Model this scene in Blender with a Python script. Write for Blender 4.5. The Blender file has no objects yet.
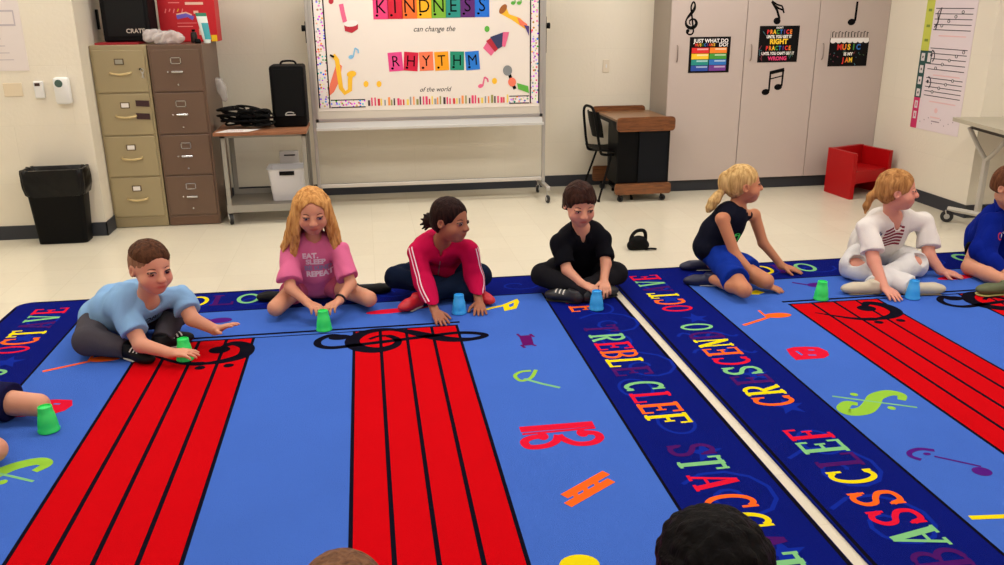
import bpy, math, random
import numpy as np
from mathutils import Vector, Matrix
from mathutils.bvhtree import BVHTree
random.seed(7)
SC = bpy.context.scene
COL = SC.collection
# ------------------------------------------------------------------ camera
F_PX = 850.0
PITCH, YAW, ROLL, CAM_H = math.radians(18.1), math.radians(8.9), 0.007, 1.573
fw = Vector((math.sin(YAW)*math.cos(PITCH), math.cos(YAW)*math.cos(PITCH), -math.sin(PITCH)))
rt0 = Vector((math.cos(YAW), -math.sin(YAW), 0)); up0 = rt0.cross(fw)
rt = rt0*math.cos(ROLL) - up0*math.sin(ROLL); upv = up0*math.cos(ROLL) + rt0*math.sin(ROLL)
cd = bpy.data.cameras.new('camera'); cam = bpy.data.objects.new('camera', cd); COL.objects.link(cam)
cam.matrix_world = Matrix(((rt.x, upv.x, -fw.x, 0), (rt.y, upv.y, -fw.y, 0), (rt.z, upv.z, -fw.z, CAM_H), (0, 0, 0, 1)))
cd.sensor_width = 36; cd.lens = 36*F_PX/1004; cd.clip_start = 0.05
SC.camera = cam
def ray(x, y): return rt*((x-502)/F_PX) - upv*((y-282.5)/F_PX) + fw
def at(x, y, Y):            # measured point: picture direction met with the depth plane Y
    d = ray(x, y); return Vector((0, 0, CAM_H)) + d*(Y/d.y)
def fl(x, y, z=0.0):        # measured point at height z
    d = ray(x, y); return Vector((0, 0, CAM_H)) + d*((z-CAM_H)/d.z)
def atx(x, y, X):
    d = ray(x, y); return Vector((0, 0, CAM_H)) + d*(X/d.x)
V = Vector
# ------------------------------------------------------------------ materials
def lin(c):
    if isinstance(c, str):
        c = c.lstrip('#'); c = tuple(int(c[i:i+2], 16) for i in (0, 2, 4))
    c = [v/255 for v in c[:3]]
    return tuple([v/12.92 if v <= .04045 else ((v+.055)/1.055)**2.4 for v in c]) + (1,)
MATS = {}
def mat(name, col, rough=.6, metal=0, bump=0, bscale=60, var=0, vscale=8, spec=.5, coat=0, stretch=None, alpha=1, trans=0, emit=0, sss=0, sheen=0):
    key = name
    if key in MATS: return MATS[key]
    m = bpy.data.materials.new(name); m.use_nodes = True
    nt = m.node_tree; N = nt.nodes; L = nt.links; b = N['Principled BSDF']
    c = lin(col) if not (isinstance(col, tuple) and len(col) == 4) else col
    b.inputs['Base Color'].default_value = c; b.inputs['Roughness'].default_value = rough
    b.inputs['Metallic'].default_value = metal; b.inputs['Specular IOR Level'].default_value = spec
    if coat: b.inputs['Coat Weight'].default_value = coat; b.inputs['Coat Roughness'].default_value = .1
    if alpha < 1: b.inputs['Alpha'].default_value = alpha
    if trans: b.inputs['Transmission Weight'].default_value = trans
    if sheen: b.inputs['Sheen Weight'].default_value = sheen
    if sss: b.inputs['Subsurface Weight'].default_value = sss; b.inputs['Subsurface Radius'].default_value = (.02, .008, .004); b.inputs['Subsurface Scale'].default_value = .5
    if emit: b.inputs['Emission Color'].default_value = c; b.inputs['Emission Strength'].default_value = emit
    if var or bump:
        tc = N.new('ShaderNodeTexCoord'); mp = N.new('ShaderNodeMapping'); L.new(tc.outputs['Object'], mp.inputs['Vector'])
        if stretch: mp.inputs['Scale'].default_value = stretch
    if var:
        n = N.new('ShaderNodeTexNoise'); n.inputs['Scale'].default_value = vscale; n.inputs['Detail'].default_value = 5
        L.new(mp.outputs[0], n.inputs['Vector'])
        r = N.new('ShaderNodeMapRange'); r.inputs['To Min'].default_value = 1-var; r.inputs['To Max'].default_value = 1+var
        L.new(n.outputs['Fac'], r.inputs['Value'])
        mx = N.new('ShaderNodeVectorMath'); mx.operation = 'SCALE'; mx.inputs[0].default_value = c[:3]
        L.new(r.outputs[0], mx.inputs['Scale']); L.new(mx.outputs[0], b.inputs['Base Color'])
    if bump:
        n = N.new('ShaderNodeTexNoise'); n.inputs['Scale'].default_value = bscale; n.inputs['Detail'].default_value = 4
        L.new(mp.outputs[0], n.inputs['Vector'])
        bp = N.new('ShaderNodeBump'); bp.inputs['Strength'].default_value = bump; bp.inputs['Distance'].default_value = .01
        L.new(n.outputs['Fac'], bp.inputs['Height']); L.new(bp.outputs[0], b.inputs['Normal'])
    MATS[key] = m
    return m
def wood(name, c1, c2, sc=(1, 12, 12), rough=.35):
    m = bpy.data.materials.new(name); m.use_nodes = True
    nt = m.node_tree; N = nt.nodes; L = nt.links; b = N['Principled BSDF']; b.inputs['Roughness'].default_value = rough
    tc = N.new('ShaderNodeTexCoord'); mp = N.new('ShaderNodeMapping'); mp.inputs['Scale'].default_value = sc
    n = N.new('ShaderNodeTexNoise'); n.inputs['Scale'].default_value = 5; n.inputs['Detail'].default_value = 8; n.inputs['Distortion'].default_value = 1.2
    r = N.new('ShaderNodeValToRGB'); r.color_ramp.elements[0].color = lin(c1); r.color_ramp.elements[1].color = lin(c2)
    r.color_ramp.elements[0].position = .35; r.color_ramp.elements[1].position = .65
    L.new(tc.outputs['Object'], mp.inputs[0]); L.new(mp.outputs[0], n.inputs['Vector']); L.new(n.outputs['Fac'], r.inputs[0]); L.new(r.outputs[0], b.inputs['Base Color'])
    return m
def wallmat(name, col, rot=False):       # painted block wall: faint joints, slight paint mottling
    m = bpy.data.materials.new(name); m.use_nodes = True
    nt = m.node_tree; N = nt.nodes; L = nt.links; b = N['Principled BSDF']; b.inputs['Roughness'].default_value = .42
    tc = N.new('ShaderNodeTexCoord'); sp = N.new('ShaderNodeSeparateXYZ'); cb = N.new('ShaderNodeCombineXYZ')
    L.new(tc.outputs['Object'], sp.inputs[0]); L.new(sp.outputs['Y' if rot else 'X'], cb.inputs['X']); L.new(sp.outputs['Z'], cb.inputs['Y'])
    br = N.new('ShaderNodeTexBrick'); br.inputs['Scale'].default_value = 1; br.inputs['Brick Width'].default_value = .8; br.inputs['Row Height'].default_value = .4
    br.inputs['Mortar Size'].default_value = .004; br.inputs['Mortar Smooth'].default_value = 1
    c = lin(col); br.inputs['Color1'].default_value = c; br.inputs['Color2'].default_value = tuple(v*.975 for v in c[:3])+(1,)
    br.inputs['Mortar'].default_value = tuple(v*.95 for v in c[:3])+(1,)
    L.new(cb.outputs[0], br.inputs['Vector']); L.new(br.outputs['Color'], b.inputs['Base Color'])
    n = N.new('ShaderNodeTexNoise'); n.inputs['Scale'].default_value = 45; n.inputs['Detail'].default_value = 3
    L.new(tc.outputs['Object'], n.inputs['Vector'])
    mi = N.new('ShaderNodeMath'); mi.operation = 'MULTIPLY_ADD'; mi.inputs[1].default_value = -.8; L.new(br.outputs['Fac'], mi.inputs[0]); L.new(n.outputs['Fac'], mi.inputs[2])
    bp = N.new('ShaderNodeBump'); bp.inputs['Strength'].default_value = .12; bp.inputs['Distance'].default_value = .01
    L.new(mi.outputs[0], bp.inputs['Height']); L.new(bp.outputs[0], b.inputs['Normal'])
    return m
# ------------------------------------------------------------------ mesh collector
def spline(pts, n=8, closed=False):
    P = [Vector(p) for p in pts]; out = []
    m = len(P)
    rng = range(m if closed else m-1)
    for i in rng:
        if closed: p0, p1, p2, p3 = P[(i-1) % m], P[i], P[(i+1) % m], P[(i+2) % m]
        else: p0, p1, p2, p3 = P[max(i-1, 0)], P[i], P[i+1], P[min(i+2, m-1)]
        for j in range(n):
            t = j/n
            out.append(.5*((2*p1)+(p2-p0)*t+(2*p0-5*p1+4*p2-p3)*t*t+(3*p1-p0-3*p2+p3)*t**3))
    if not closed: out.append(P[-1])
    return out
class MB:
    def __init__(s): s.v = []; s.f = []; s.m = []; s.mats = []; s.M = None
    def mi(s, m):
        if m not in s.mats: s.mats.append(m)
        return s.mats.index(m)
    def add(s, vs, fs, m):
        b = len(s.v); k = s.mi(m)
        for v in vs: s.v.append(tuple(s.M @ Vector(v)) if s.M else tuple(v))
        for f in fs: s.f.append([b+i for i in f]); s.m.append(k)
    def box(s, lo, hi, m):
        x0, y0, z0 = lo; x1, y1, z1 = hi
        s.add([(x0, y0, z0), (x1, y0, z0), (x1, y1, z0), (x0, y1, z0), (x0, y0, z1), (x1, y0, z1), (x1, y1, z1), (x0, y1, z1)],
              [(3, 2, 1, 0), (4, 5, 6, 7), (0, 1, 5, 4), (1, 2, 6, 5), (2, 3, 7, 6), (3, 0, 4, 7)], m)
    def rbox(s, lo, hi, m, r=.008):      # box with chamfered edges
        import bmesh
        bm = bmesh.new(); bmesh.ops.create_cube(bm, size=1)
        for v in bm.verts: v.co = Vector([lo[i]+(v.co[i]+.5)*(hi[i]-lo[i]) for i in range(3)])
        bmesh.ops.bevel(bm, geom=bm.edges[:], offset=r, segments=2, profile=.5, affect='EDGES')
        bm.verts.index_update()
        s.add([v.co.copy() for v in bm.verts], [[v.index for v in f.verts] for f in bm.faces], m); bm.free()
    def prism(s, poly, origin, u, v, n, d, m):    # polygon in the u,v frame extruded by d along n
        u, v, n, o = Vector(u), Vector(v), Vector(n), Vector(origin)
        a = [o+u*p[0]+v*p[1] for p in poly]; k = len(a)
        if d == 0: s.add(a, [list(range(k))], m); return
        s.add(a+[p+n*d for p in a], [list(range(k))[::-1], list(range(k, 2*k))]+[(i, (i+1) % k, k+(i+1) % k, k+i) for i in range(k)], m)
    def tube(s, pts, r, m, n=8, closed=False, cap=True):
        P = [Vector(p) for p in pts]; R = r if isinstance(r, (list, tuple)) else [r]*len(P)
        vs = []; fs = []; ref = None
        for i, p in enumerate(P):
            if closed: t = P[(i+1) % len(P)]-P[i-1]
            else: t = P[min(i+1, len(P)-1)]-P[max(i-1, 0)]
            if t.length < 1e-9: t = Vector((0, 0, 1))
            t.normalize()
            if ref is None: ref = t.orthogonal().normalized()
            a = ref-t*ref.dot(t)
            a = a.normalized() if a.length > 1e-6 else t.orthogonal().normalized()
            ref = a; b = t.cross(a)
            for j in range(n):
                q = 2*math.pi*j/n; vs.append(p+(a*math.cos(q)+b*math.sin(q))*R[i])
        k = len(P)
        for i in range(k if closed else k-1):
            for j in range(n):
                fs.append((i*n+j, i*n+(j+1) % n, ((i+1) % k)*n+(j+1) % n, ((i+1) % k)*n+j))
        if cap and not closed: fs += [list(range(n))[::-1], list(range((k-1)*n, k*n))]
        s.add(vs, fs, m)
    def lathe(s, prof, c, m, axis=(0, 0, 1), n=24):
        ax = Vector(axis).normalized(); a = ax.orthogonal().normalized(); b = ax.cross(a); c = Vector(c)
        vs = []; fs = []
        for r, h in prof:
            for j in range(n):
                q = 2*math.pi*j/n; vs.append(c+ax*h+(a*math.cos(q)+b*math.sin(q))*max(r, 1e-4))
        for i in range(len(prof)-1):
            for j in range(n): fs.append((i*n+j, i*n+(j+1) % n, (i+1)*n+(j+1) % n, (i+1)*n+j))
        fs += [list(range(n))[::-1], list(range((len(prof)-1)*n, len(prof)*n))]
        s.add(vs, fs, m)
    def ell(s, c, r, m, n=16):
        c = Vector(c); vs = []; fs = []; k = n//2
        for i in range(k+1):
            th = math.pi*i/k
            for j in range(n):
                q = 2*math.pi*j/n; vs.append(c+Vector((r[0]*max(math.sin(th), 1e-3)*math.cos(q), r[1]*max(math.sin(th), 1e-3)*math.sin(q), r[2]*math.cos(th))))
        for i in range(k):
            for j in range(n): fs.append((i*n+j, (i+1)*n+j, (i+1)*n+(j+1) % n, i*n+(j+1) % n))
        s.add(vs, fs, m)
    # flat drawing in the plane o,u,v lifted by h
    def plane(s, o, u, v, h=0.0):
        s.po, s.pu, s.pv = Vector(o), Vector(u).normalized(), Vector(v).normalized(); s.pn = s.pu.cross(s.pv); s.po = s.po+s.pn*h
    def P(s, p): return s.po+s.pu*p[0]+s.pv*p[1]
    _k = 0
    def poly(s, pts, m, h=0.0):
        s._k = (s._k+1) % 9; h += s._k*2.5e-5
        s.add([s.P(p)+s.pn*h for p in pts], [list(range(len(pts)))], m)
    def rect(s, x0, y0, x1, y1, m, h=0.0): s.poly([(x0, y0), (x1, y0), (x1, y1), (x0, y1)], m, h)
    def disc(s, x, y, rx, ry, m, h=0.0, a=0, n=20):
        ca, sa = math.cos(a), math.sin(a)
        s.poly([(x+rx*math.cos(q)*ca-ry*math.sin(q)*sa, y+rx*math.cos(q)*sa+ry*math.sin(q)*ca) for q in [2*math.pi*i/n for i in range(n)]], m, h)
    def rib(s, pts, w, m, h=0.0, closed=False):
        s._k = (s._k+1) % 9; h += s._k*2.5e-5
        P = [Vector((p[0], p[1])) for p in pts]; k = len(P); W = w if isinstance(w, (list, tuple)) else [w]*k
        vs = []
        for i in range(k):
            if closed: t = P[(i+1) % k]-P[i-1]
            else: t = P[min(i+1, k-1)]-P[max(i-1, 0)]
            if t.length < 1e-9: t = Vector((1, 0))
            t.normalize(); nn = Vector((-t.y, t.x))
            for sg in (1, -1):
                q = P[i]+nn*sg*W[i]/2; vs.append(s.P(q)+s.pn*h)
        fs = [(2*i+1, 2*((i+1) % k)+1, 2*((i+1) % k), 2*i) for i in range(k if closed else k-1)]
        s.add(vs, fs, m)
    def text(s, t, x, y, size, m, h=0.0, align='CENTER', sx=1.0, shear=0, bold=0):
        vs, fs = textgeo(t, align, shear, bold)
        s.add([s.P((x+p[0]*size*sx, y+p[1]*size))+s.pn*h for p in vs], fs, m)
    def build(s, name, parent=None, smooth=False, auto=None):
        me = bpy.data.meshes.new(name); me.from_pydata([tuple(v) for v in s.v], [], s.f); me.update()
        for m in s.mats: me.materials.append(m)
        me.polygons.foreach_set('material_index', s.m)
        if smooth:
            me.polygons.foreach_set('use_smooth', [True]*len(me.polygons))
            if auto is not False: me.set_sharp_from_angle(angle=math.radians(auto or 35))
        o = bpy.data.objects.new(name, me); COL.objects.link(o)
        if parent: o.parent = parent
        return o
_tc = {}
def textgeo(t, align='CENTER', shear=0, bold=0):
    k = (t, align, shear, bold)
    if k not in _tc:
        c = bpy.data.curves.new('writing', 'FONT'); c.body = t; c.size = 1; c.align_x = align; c.align_y = 'CENTER'; c.shear = shear; c.offset = bold; c.resolution_u = 3
        o = bpy.data.objects.new('writing', c); COL.objects.link(o)
        me = bpy.data.meshes.new_from_object(o.evaluated_get(bpy.context.evaluated_depsgraph_get()))
        _tc[k] = ([tuple(v.co) for v in me.vertices], [list(p.vertices) for p in me.polygons])
        bpy.data.objects.remove(o); bpy.data.curves.remove(c); bpy.data.meshes.remove(me)
    return _tc[k]
def tag(o, label=None, cat=None, group=None, kind=None):
    if label: o['label'] = label
    if cat: o['category'] = cat
    if group: o['group'] = group
    if kind: o['kind'] = kind
    return o
def empty(name, loc, label, cat, group=None):
    o = bpy.data.objects.new(name, None); o.empty_display_size = .1; COL.objects.link(o); o.location = loc
    tag(o, label, cat, group); return o
def attach(o, root):       # parent keeping world placement (roots only translate)
    o.parent = root; o.matrix_parent_inverse = Matrix.Translation(-root.location); return o
# ------------------------------------------------------------------ room shell
mw_cream = wallmat('wall_paint', (230, 222, 204)); mw_cream_r = wallmat('wall_paint_side', (230, 222, 204), True)
m_base = mat('vinyl_base', (52, 54, 60), .5, spec=.3)
def tile_floor():
    m = bpy.data.materials.new('vinyl_tile_floor'); m.use_nodes = True
    nt = m.node_tree; N = nt.nodes; L = nt.links; b = N['Principled BSDF']
    tc = N.new('ShaderNodeTexCoord'); br = N.new('ShaderNodeTexBrick'); br.offset = 0; br.squash = 1
    br.inputs['Scale'].default_value = 1; br.inputs['Brick Width'].default_value = .305; br.inputs['Row Height'].default_value = .305; br.inputs['Mortar Size'].default_value = .0012
    br.inputs['Color1'].default_value = lin((222, 214, 192)); br.inputs['Color2'].default_value = lin((219, 210, 188)); br.inputs['Mortar'].default_value = lin((208, 198, 174))
    L.new(tc.outputs['Object'], br.inputs['Vector'])
    n = N.new('ShaderNodeTexNoise'); n.inputs['Scale'].default_value = 30; n.inputs['Detail'].default_value = 8; n.inputs['Roughness'].default_value = .7
    L.new(tc.outputs['Object'], n.inputs['Vector'])
    r = N.new('ShaderNodeMapRange'); r.inputs['To Min'].default_value = .96; r.inputs['To Max'].default_value = 1.04; L.new(n.outputs['Fac'], r.inputs['Value'])
    mx = N.new('ShaderNodeVectorMath'); mx.operation = 'SCALE'; L.new(br.outputs['Color'], mx.inputs[0]); L.new(r.outputs[0], mx.inputs['Scale']); L.new(mx.outputs[0], b.inputs['Base Color'])
    n2 = N.new('ShaderNodeTexNoise'); n2.inputs['Scale'].default_value = 2.2; L.new(tc.outputs['Object'], n2.inputs['Vector'])
    r2 = N.new('ShaderNodeMapRange'); r2.inputs['To Min'].default_value = .12; r2.inputs['To Max'].default_value = .3; L.new(n2.outputs['Fac'], r2.inputs['Value']); L.new(r2.outputs[0], b.inputs['Roughness'])
    return m
def structure(name, lo, hi, m):
    b = MB(); b.box(lo, hi, m); return tag(b.build(name), kind='structure')
XL, XR, YB, ZC = -3.4, 6.2, -2.6, 2.8
YW, YC, XW, YR = 7.45, 7.02, 4.47, 5.70
structure('floor', (XL-.1, YB-.1, -.1), (XR+.1, YW+.1, 0), tile_floor())
structure('ceiling', (XL-.1, YB-.1, ZC), (XR+.1, YW+.1, ZC+.1), mat('ceiling_tile', (235, 232, 224), .9, bump=.3, bscale=80))
structure('wall_back', (-1.90, YW, 0), (XW+.2, YW+.1, ZC), mw_cream)
structure('wall_left_return', (XL, 6.35, 0), (-1.90, YW+.1, ZC), mw_cream)
structure('wall_left', (XL-.1, YB, 0), (XL, 6.35, ZC), mw_cream_r)
structure('wall_right', (XW, YR, 0), (XR, YW+.1, ZC), mw_cream_r)
structure('wall_far_right', (XR, YB, 0), (XR+.1, YR, ZC), mw_cream_r)
structure('wall_rear', (XL, YB-.1, 0), (XR, YB, ZC), mw_cream)
for nm, lo, hi in (('baseboard_back', (-1.90, YW-.008, 0), (2.52, YW-.0005, .10)), ('baseboard_left_front', (XL, 6.342, 0), (-1.892, 6.3495, .10)),
                   ('baseboard_left_side', (-1.8995, 6.342, 0), (-1.892, YW-.01, .10)), ('baseboard_right', (XW-.008, YR, 0), (XW-.0005, 6.995, .10)),
                   ('baseboard_right_return', (XW-.008, YR-.008, 0), (XR, YR-.0005, .10))):
    structure(nm, lo, hi, m_base)
# ceiling fixtures
m_lamp = mat('lamp_diffuser', (255, 246, 228), .5, emit=3.0); m_white = mat('white_enamel', (225, 225, 222), .35)
LX = (-2.2, .2, 2.6, 5.0); LY = (-1.0, 1.4, 3.8, 6.2)
k = 0
for ly in LY:
    for lx in LX:
        if lx > 4.5 and ly > 5.5: continue
        r = empty('ceiling_light', (lx, ly, ZC-.03), 'recessed fluorescent ceiling light above the music room', 'ceiling light', 'ceiling lights in rows')
        b = MB(); b.box((-.62, -.32, 0), (.62, -.29, .03), m_white); b.box((-.62, .29, 0), (.62, .32, .03), m_white)
        b.box((-.62, -.29, 0), (-.59, .29, .03), m_white); b.box((.59, -.29, 0), (.62, .29, .03), m_white); b.build('light_frame', r)
        b = MB(); b.box((-.59, -.29, .008), (.59, .29, .02), m_lamp); b.build('diffuser', r)
        ld = bpy.data.lights.new('fluorescent_lamp', 'AREA'); ld.shape = 'RECTANGLE'; ld.size = 1.15; ld.size_y = .55; ld.energy = 10 if ly < 2 else 21; ld.color = (1, .975, .935)
        lo = bpy.data.objects.new('fluorescent_lamp', ld); COL.objects.link(lo); lo.location = (0, 0, -.004); lo.parent = r
w = bpy.data.worlds.new('world'); SC.world = w; w.use_nodes = True
w.node_tree.nodes['Background'].inputs[0].default_value = (.9, .85, .78, 1); w.node_tree.nodes['Background'].inputs[1].default_value = .15
SC.view_settings.view_transform = 'Standard'; SC.view_settings.look = 'None'; SC.view_settings.gamma = 1; SC.view_settings.exposure = 0.0
SC.view_settings.use_curve_mapping = False
SC.cycles.max_bounces = 8; SC.cycles.diffuse_bounces = 4; SC.cycles.use_denoising = True
# ------------------------------------------------------------------ rugs
R_navy = mat('rug_navy', (6, 20, 112), .95, bump=.5, bscale=300, var=.12, vscale=5, spec=.05)
R_sky = mat('rug_sky_blue', (66, 106, 198), .95, bump=.5, bscale=300, var=.07, vscale=3, spec=.04)
R_red = mat('rug_red', (200, 2, 14), .95, bump=.5, bscale=300, var=.05, vscale=4, spec=.04)
R_blk = mat('rug_black', (12, 10, 24), .95, spec=.04)
R_dred = mat('rug_maroon', (92, 14, 92), .95, spec=.04)
R_fnt = mat('rug_letter_maroon', (70, 18, 96), .95, spec=.04)
R_r2 = mat('rug_letter_red', (212, 20, 52), .95, spec=.04)
R_grn = mat('rug_letter_green', (122, 186, 124), .95, spec=.04)
R_lime = mat('rug_letter_lime', (140, 190, 60), .95, spec=.04)
R_yel = mat('rug_letter_yellow', (226, 206, 16), .95, spec=.04)
R_org = mat('rug_letter_orange', (240, 98, 30), .95, spec=.04)
R_swirl = mat('rug_swirl_blue', (14, 38, 146), .95, spec=.04)
R_pur = mat('rug_purple', (78, 24, 120), .95, spec=.04)
def arc(cx, cy, rx, ry, a0, a1, n=14): return [(cx+rx*math.cos(math.radians(a0+(a1-a0)*i/n)), cy+ry*math.sin(math.radians(a0+(a1-a0)*i/n))) for i in range(n+1)]
T_, S_, F_ = .20, .10, .12      # stem, serif, thin weights (letter box 1 wide, 1 high)
def letter(c):
    v = lambda x, y0=0, y1=1, w=T_: ([(x, y0), (x, y1)], w)
    h = lambda y, x0, x1, w=S_: ([(x0, y), (x1, y)], w)
    e, t = S_/2, 1-S_/2
    D = {
     'T': [v(.5), h(.5*S_+0, .28, .72), h(t-.02, .04, .96, .13), v(.08, .72, 1, .1), v(.92, .72, 1, .1)],
     'E': [v(.26), h(e, .05, .95, .13), h(t, .05, .92, .13), h(.5, .26, .7, .12), v(.91, 0, .28, .1), v(.88, .74, 1, .1), v(.7, .38, .62, .09)],
     'F': [v(.26), h(e, .05, .52), h(t, .05, .92, .13), h(.5, .26, .7, .12), v(.88, .72, 1, .1), v(.7, .38, .62, .09)],
     'L': [v(.26), h(e, .05, .95, .13), h(t, .05, .5), v(.91, 0, .3, .1)],
     'R': [v(.26), h(e, .04, .5), (arc(.5, .73, .36, .22, 90, -90), .16), h(.95, .05, .5, .1), h(.51, .26, .5, .1), ([(.5, .5), (.82, .06)], .19), h(e, .7, 1)],
     'B': [v(.26), (arc(.5, .74, .34, .21, 90, -90), .15), (arc(.52, .28, .38, .23, 90, -90), .17), h(.95, .05, .5, .1), h(e, .05, .52, .1), h(.51, .26, .52, .1)],
     'P': [v(.26), h(e, .04, .5), (arc(.5, .71, .36, .24, 90, -90), .17), h(.95, .05, .5, .1), h(.47, .26, .5, .1)],
     'C': [(arc(.54, .5, .4, .44, 48, 312, 24), .17), v(.84, .66, .98, .1), v(.84, .02, .2, .1)],
     'O': [(arc(.5, .5, .38, .43, 0, 360, 30), .15)],
     'S': [(spline([(.84, .72, 0), (.72, .9, 0), (.45, .94, 0), (.2, .8, 0), (.25, .6, 0), (.55, .5, 0), (.8, .36, 0), (.78, .14, 0), (.5, .06, 0), (.26, .1, 0), (.14, .28, 0)], 5), .17), v(.86, .64, .98, .09), v(.13, .03, .34, .09)],
     'A': [([(.14, .05), (.48, .97)], .11), ([(.86, .05), (.52, .97)], .21), h(.34, .28, .74, .1), h(e, -.02, .36), h(e, .62, 1.04)],
     'V': [([(.14, .95), (.5, .03)], .2), ([(.88, .95), (.54, .03)], .11), h(t, -.03, .4), h(t, .66, 1.03)],
     'N': [v(.17, w=.12), v(.85, w=.12), ([(.2, .95), (.82, .05)], .21), h(e, 0, .36), h(t, .0, .3), h(t, .66, 1.04)],
     'D': [v(.24), (arc(.42, .5, .46, .44, 90, -90), .17), h(.95, .04, .44, .1), h(e, .04, .44, .1)],
     'U': [v(.2, .25, 1), v(.82, .25, 1, .12), (arc(.51, .3, .31, .26, 180, 360), .14), h(t, 0, .4), h(t, .64, 1)],
     'M': [v(.12, w=.1), v(.88, w=.16), ([(.14, .95), (.5, .2)], .16), ([(.86, .95), (.5, .2)], .1), h(e, 0, .28), h(e, .7, 1.02)],
    }
    return D[c]
def put_letter(b, c, x, y, w, h, u, v, m, z):        # centre x,y in rug plane, reading along u, up along v
    u, v = Vector(u), Vector(v)
    for pts, wd in letter(c):
        q = [(x+(u.x*(p[0]-.5)*w+v.x*(p[1]-.5)*h), y+(u.y*(p[0]-.5)*w+v.y*(p[1]-.5)*h)) for p in pts]
        b.rib(q, wd*(w*.6+h*.4)*.95, m, z)
LC = [R_fnt, R_grn, R_r2, R_org, R_yel]
TREB = [(0, 0, 0, 0, 0), (-.16, 0, 0, 0, 0)]
def clef_pts(treble=True):
    return spline([(p[0], p[1], 0) for p in ((-.115, -.37), (-.14, -.43), (-.06, -.495), (.04, -.49), (.095, -.41), (.07, -.25), (.03, -.02), (-.01, .18), (-.035, .33), (-.005, .45), (.05, .50), (.10, .42), (.085, .29), (-.01, .16), (-.13, .03), (-.19, -.09), (-.155, -.22), (-.02, -.295), (.12, -.265), (.19, -.16), (.14, -.055), (.04, -.025), (-.05, -.07), (-.065, -.14), (-.02, -.195))], 6)
def clef_w(n, s):
    o = []
    for i in range(n):
        t = i/(n-1); k = .036
        if .46 < t < .60: k += .034*math.sin(math.pi*(t-.46)/.14)
        if .62 < t < .86: k += .038*math.sin(math.pi*(t-.62)/.24)
        if t > .93: k -= .014
        o.append(s*k)
    return o
def rug():
    b = MB(); x0, x1, y0, y1, H = -1.965, 1.335, -.35, 4.84, .009
    pts = []
    for cx, cy, a in ((x1-.08, y1-.08, 0), (x0+.08, y1-.08, 90), (x0+.08, y0+.08, 180), (x1-.08, y0+.08, 270)):
        for i in range(7): q = math.radians(a+i*15); pts.append((cx+.08*math.cos(q), cy+.08*math.sin(q)))
    b.prism(pts, (0, 0, .0005), (1, 0, 0), (0, 1, 0), (0, 0, 1), H, R_navy)
    b.plane((0, 0, 0), (1, 0, 0), (0, 1, 0), H+.0005)
    z = [.0003*i for i in range(1, 10)]
    b.rib([(x0+.012, y0+.1), (x0+.012, y1-.09)], .014, R_blk, z[0]); b.rib([(x1-.01, y0+.1), (x1-.01, y1-.09)], .016, R_blk, z[0])
    b.rib([(x0+.09, y1-.012), (x1-.09, y1-.012)], .014, R_blk, z[0])
    ix0, ix1, iy0, iy1 = -1.545, .93, .05, 4.49
    # swirls, stars and waves woven into the navy border
    rr = random.Random(3)
    for cx in (-1.74, 1.135):
        yy = .2
        while yy < 4.6:
            kind = rr.choice('swok'); ox = rr.uniform(-.06, .06)
            if kind == 's': b.rib([(cx+ox+(.02+.013*i)*math.cos(i*.55)*.8, yy+(.02+.013*i)*math.sin(i*.55)*.8) for i in range(17)], .016, R_swirl, z[0])
            elif kind == 'w': b.rib([(cx-.15+.02*i, yy+.04*math.sin(i*.8)) for i in range(16)], .018, R_swirl, z[0])
            elif kind == 'o': b.rib(arc(cx+ox, yy, .07, .09, 0, 360, 20), .014, R_swirl, z[0])
            else: b.poly([(cx+ox+(.075 if i % 2 == 0 else .03)*math.cos(i*math.pi/5+.3), yy+(.075 if i % 2 == 0 else .03)*math.sin(i*math.pi/5+.3)) for i in range(10)], R_swirl, z[0])
            yy += rr.uniform(.2, .33)
    xx = -1.4
    while xx < 1.0:
        b.rib([(xx+(.02+.011*i)*math.cos(i*.6), 4.66+(.02+.011*i)*math.sin(i*.6)*.7) for i in range(12)], .014, R_swirl, z[0]); xx += .37
    b.rect(ix0-.012, iy0-.012, ix1+.012, iy1+.012, R_blk, z[1]); b.rect(ix0, iy0, ix1, iy1, R_sky, z[2])
    # red staves with black lines
    for sx in (-1.13, -.12):
        w = .52; b.rect(sx-.006, iy0, sx+w+.006, 4.075, R_blk, z[3])
        for i in range(4): b.rect(sx+.008+i*(w/4), iy0, sx+(i+1)*(w/4)-.008, 4.06, R_red, z[4])
    b.rect(-1.15, 4.10, .42, 4.122, R_blk, z[3]); b.rect(-.63, 4.062, -.11, 4.072, R_blk, z[3])
    # treble clef lying across the right stave, its top toward +x
    cp = clef_pts(); L = .82
    b.rib([(.115+p.y*L, 3.935-p.x*L*.85) for p in cp], clef_w(len(cp), L*1.25), R_blk, z[5])
    b.disc(-.19, 4.0, .055, .035, R_blk, z[5])
    # bass clef on the left stave
    bp = spline([(-.76, 3.95, 0), (-.70, 4.01, 0), (-.63, 3.95, 0), (-.64, 3.84, 0), (-.76, 3.78, 0), (-.90, 3.80, 0), (-1.06, 3.92, 0)], 8); n = len(bp)
    b.rib([(p.x, p.y) for p in bp], [.02+.05*math.sin(math.pi*min(1, i/(n*.75))) if i < n*.7 else .05*(1-(i-n*.7)/(n*.34)) for i in range(n)], R_blk, z[5])
    b.disc(-.755, 3.935, .05, .045, R_blk, z[5])
    for dx, dy in ((-.81, 3.73), (-.685, 3.735)): b.disc(dx, dy, .024, .022, R_blk, z[5])
    # border words
    def word(x, lst, u, v, cyc0=0):
        for c, y, m in lst:
            if c != ' ': put_letter(b, c, x, y-.018, .097, .176, u, v, m, z[2])
    dr, g, r_, o_, y_ = LC
    seq = [dr, g, r_, o_, y_]
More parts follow.
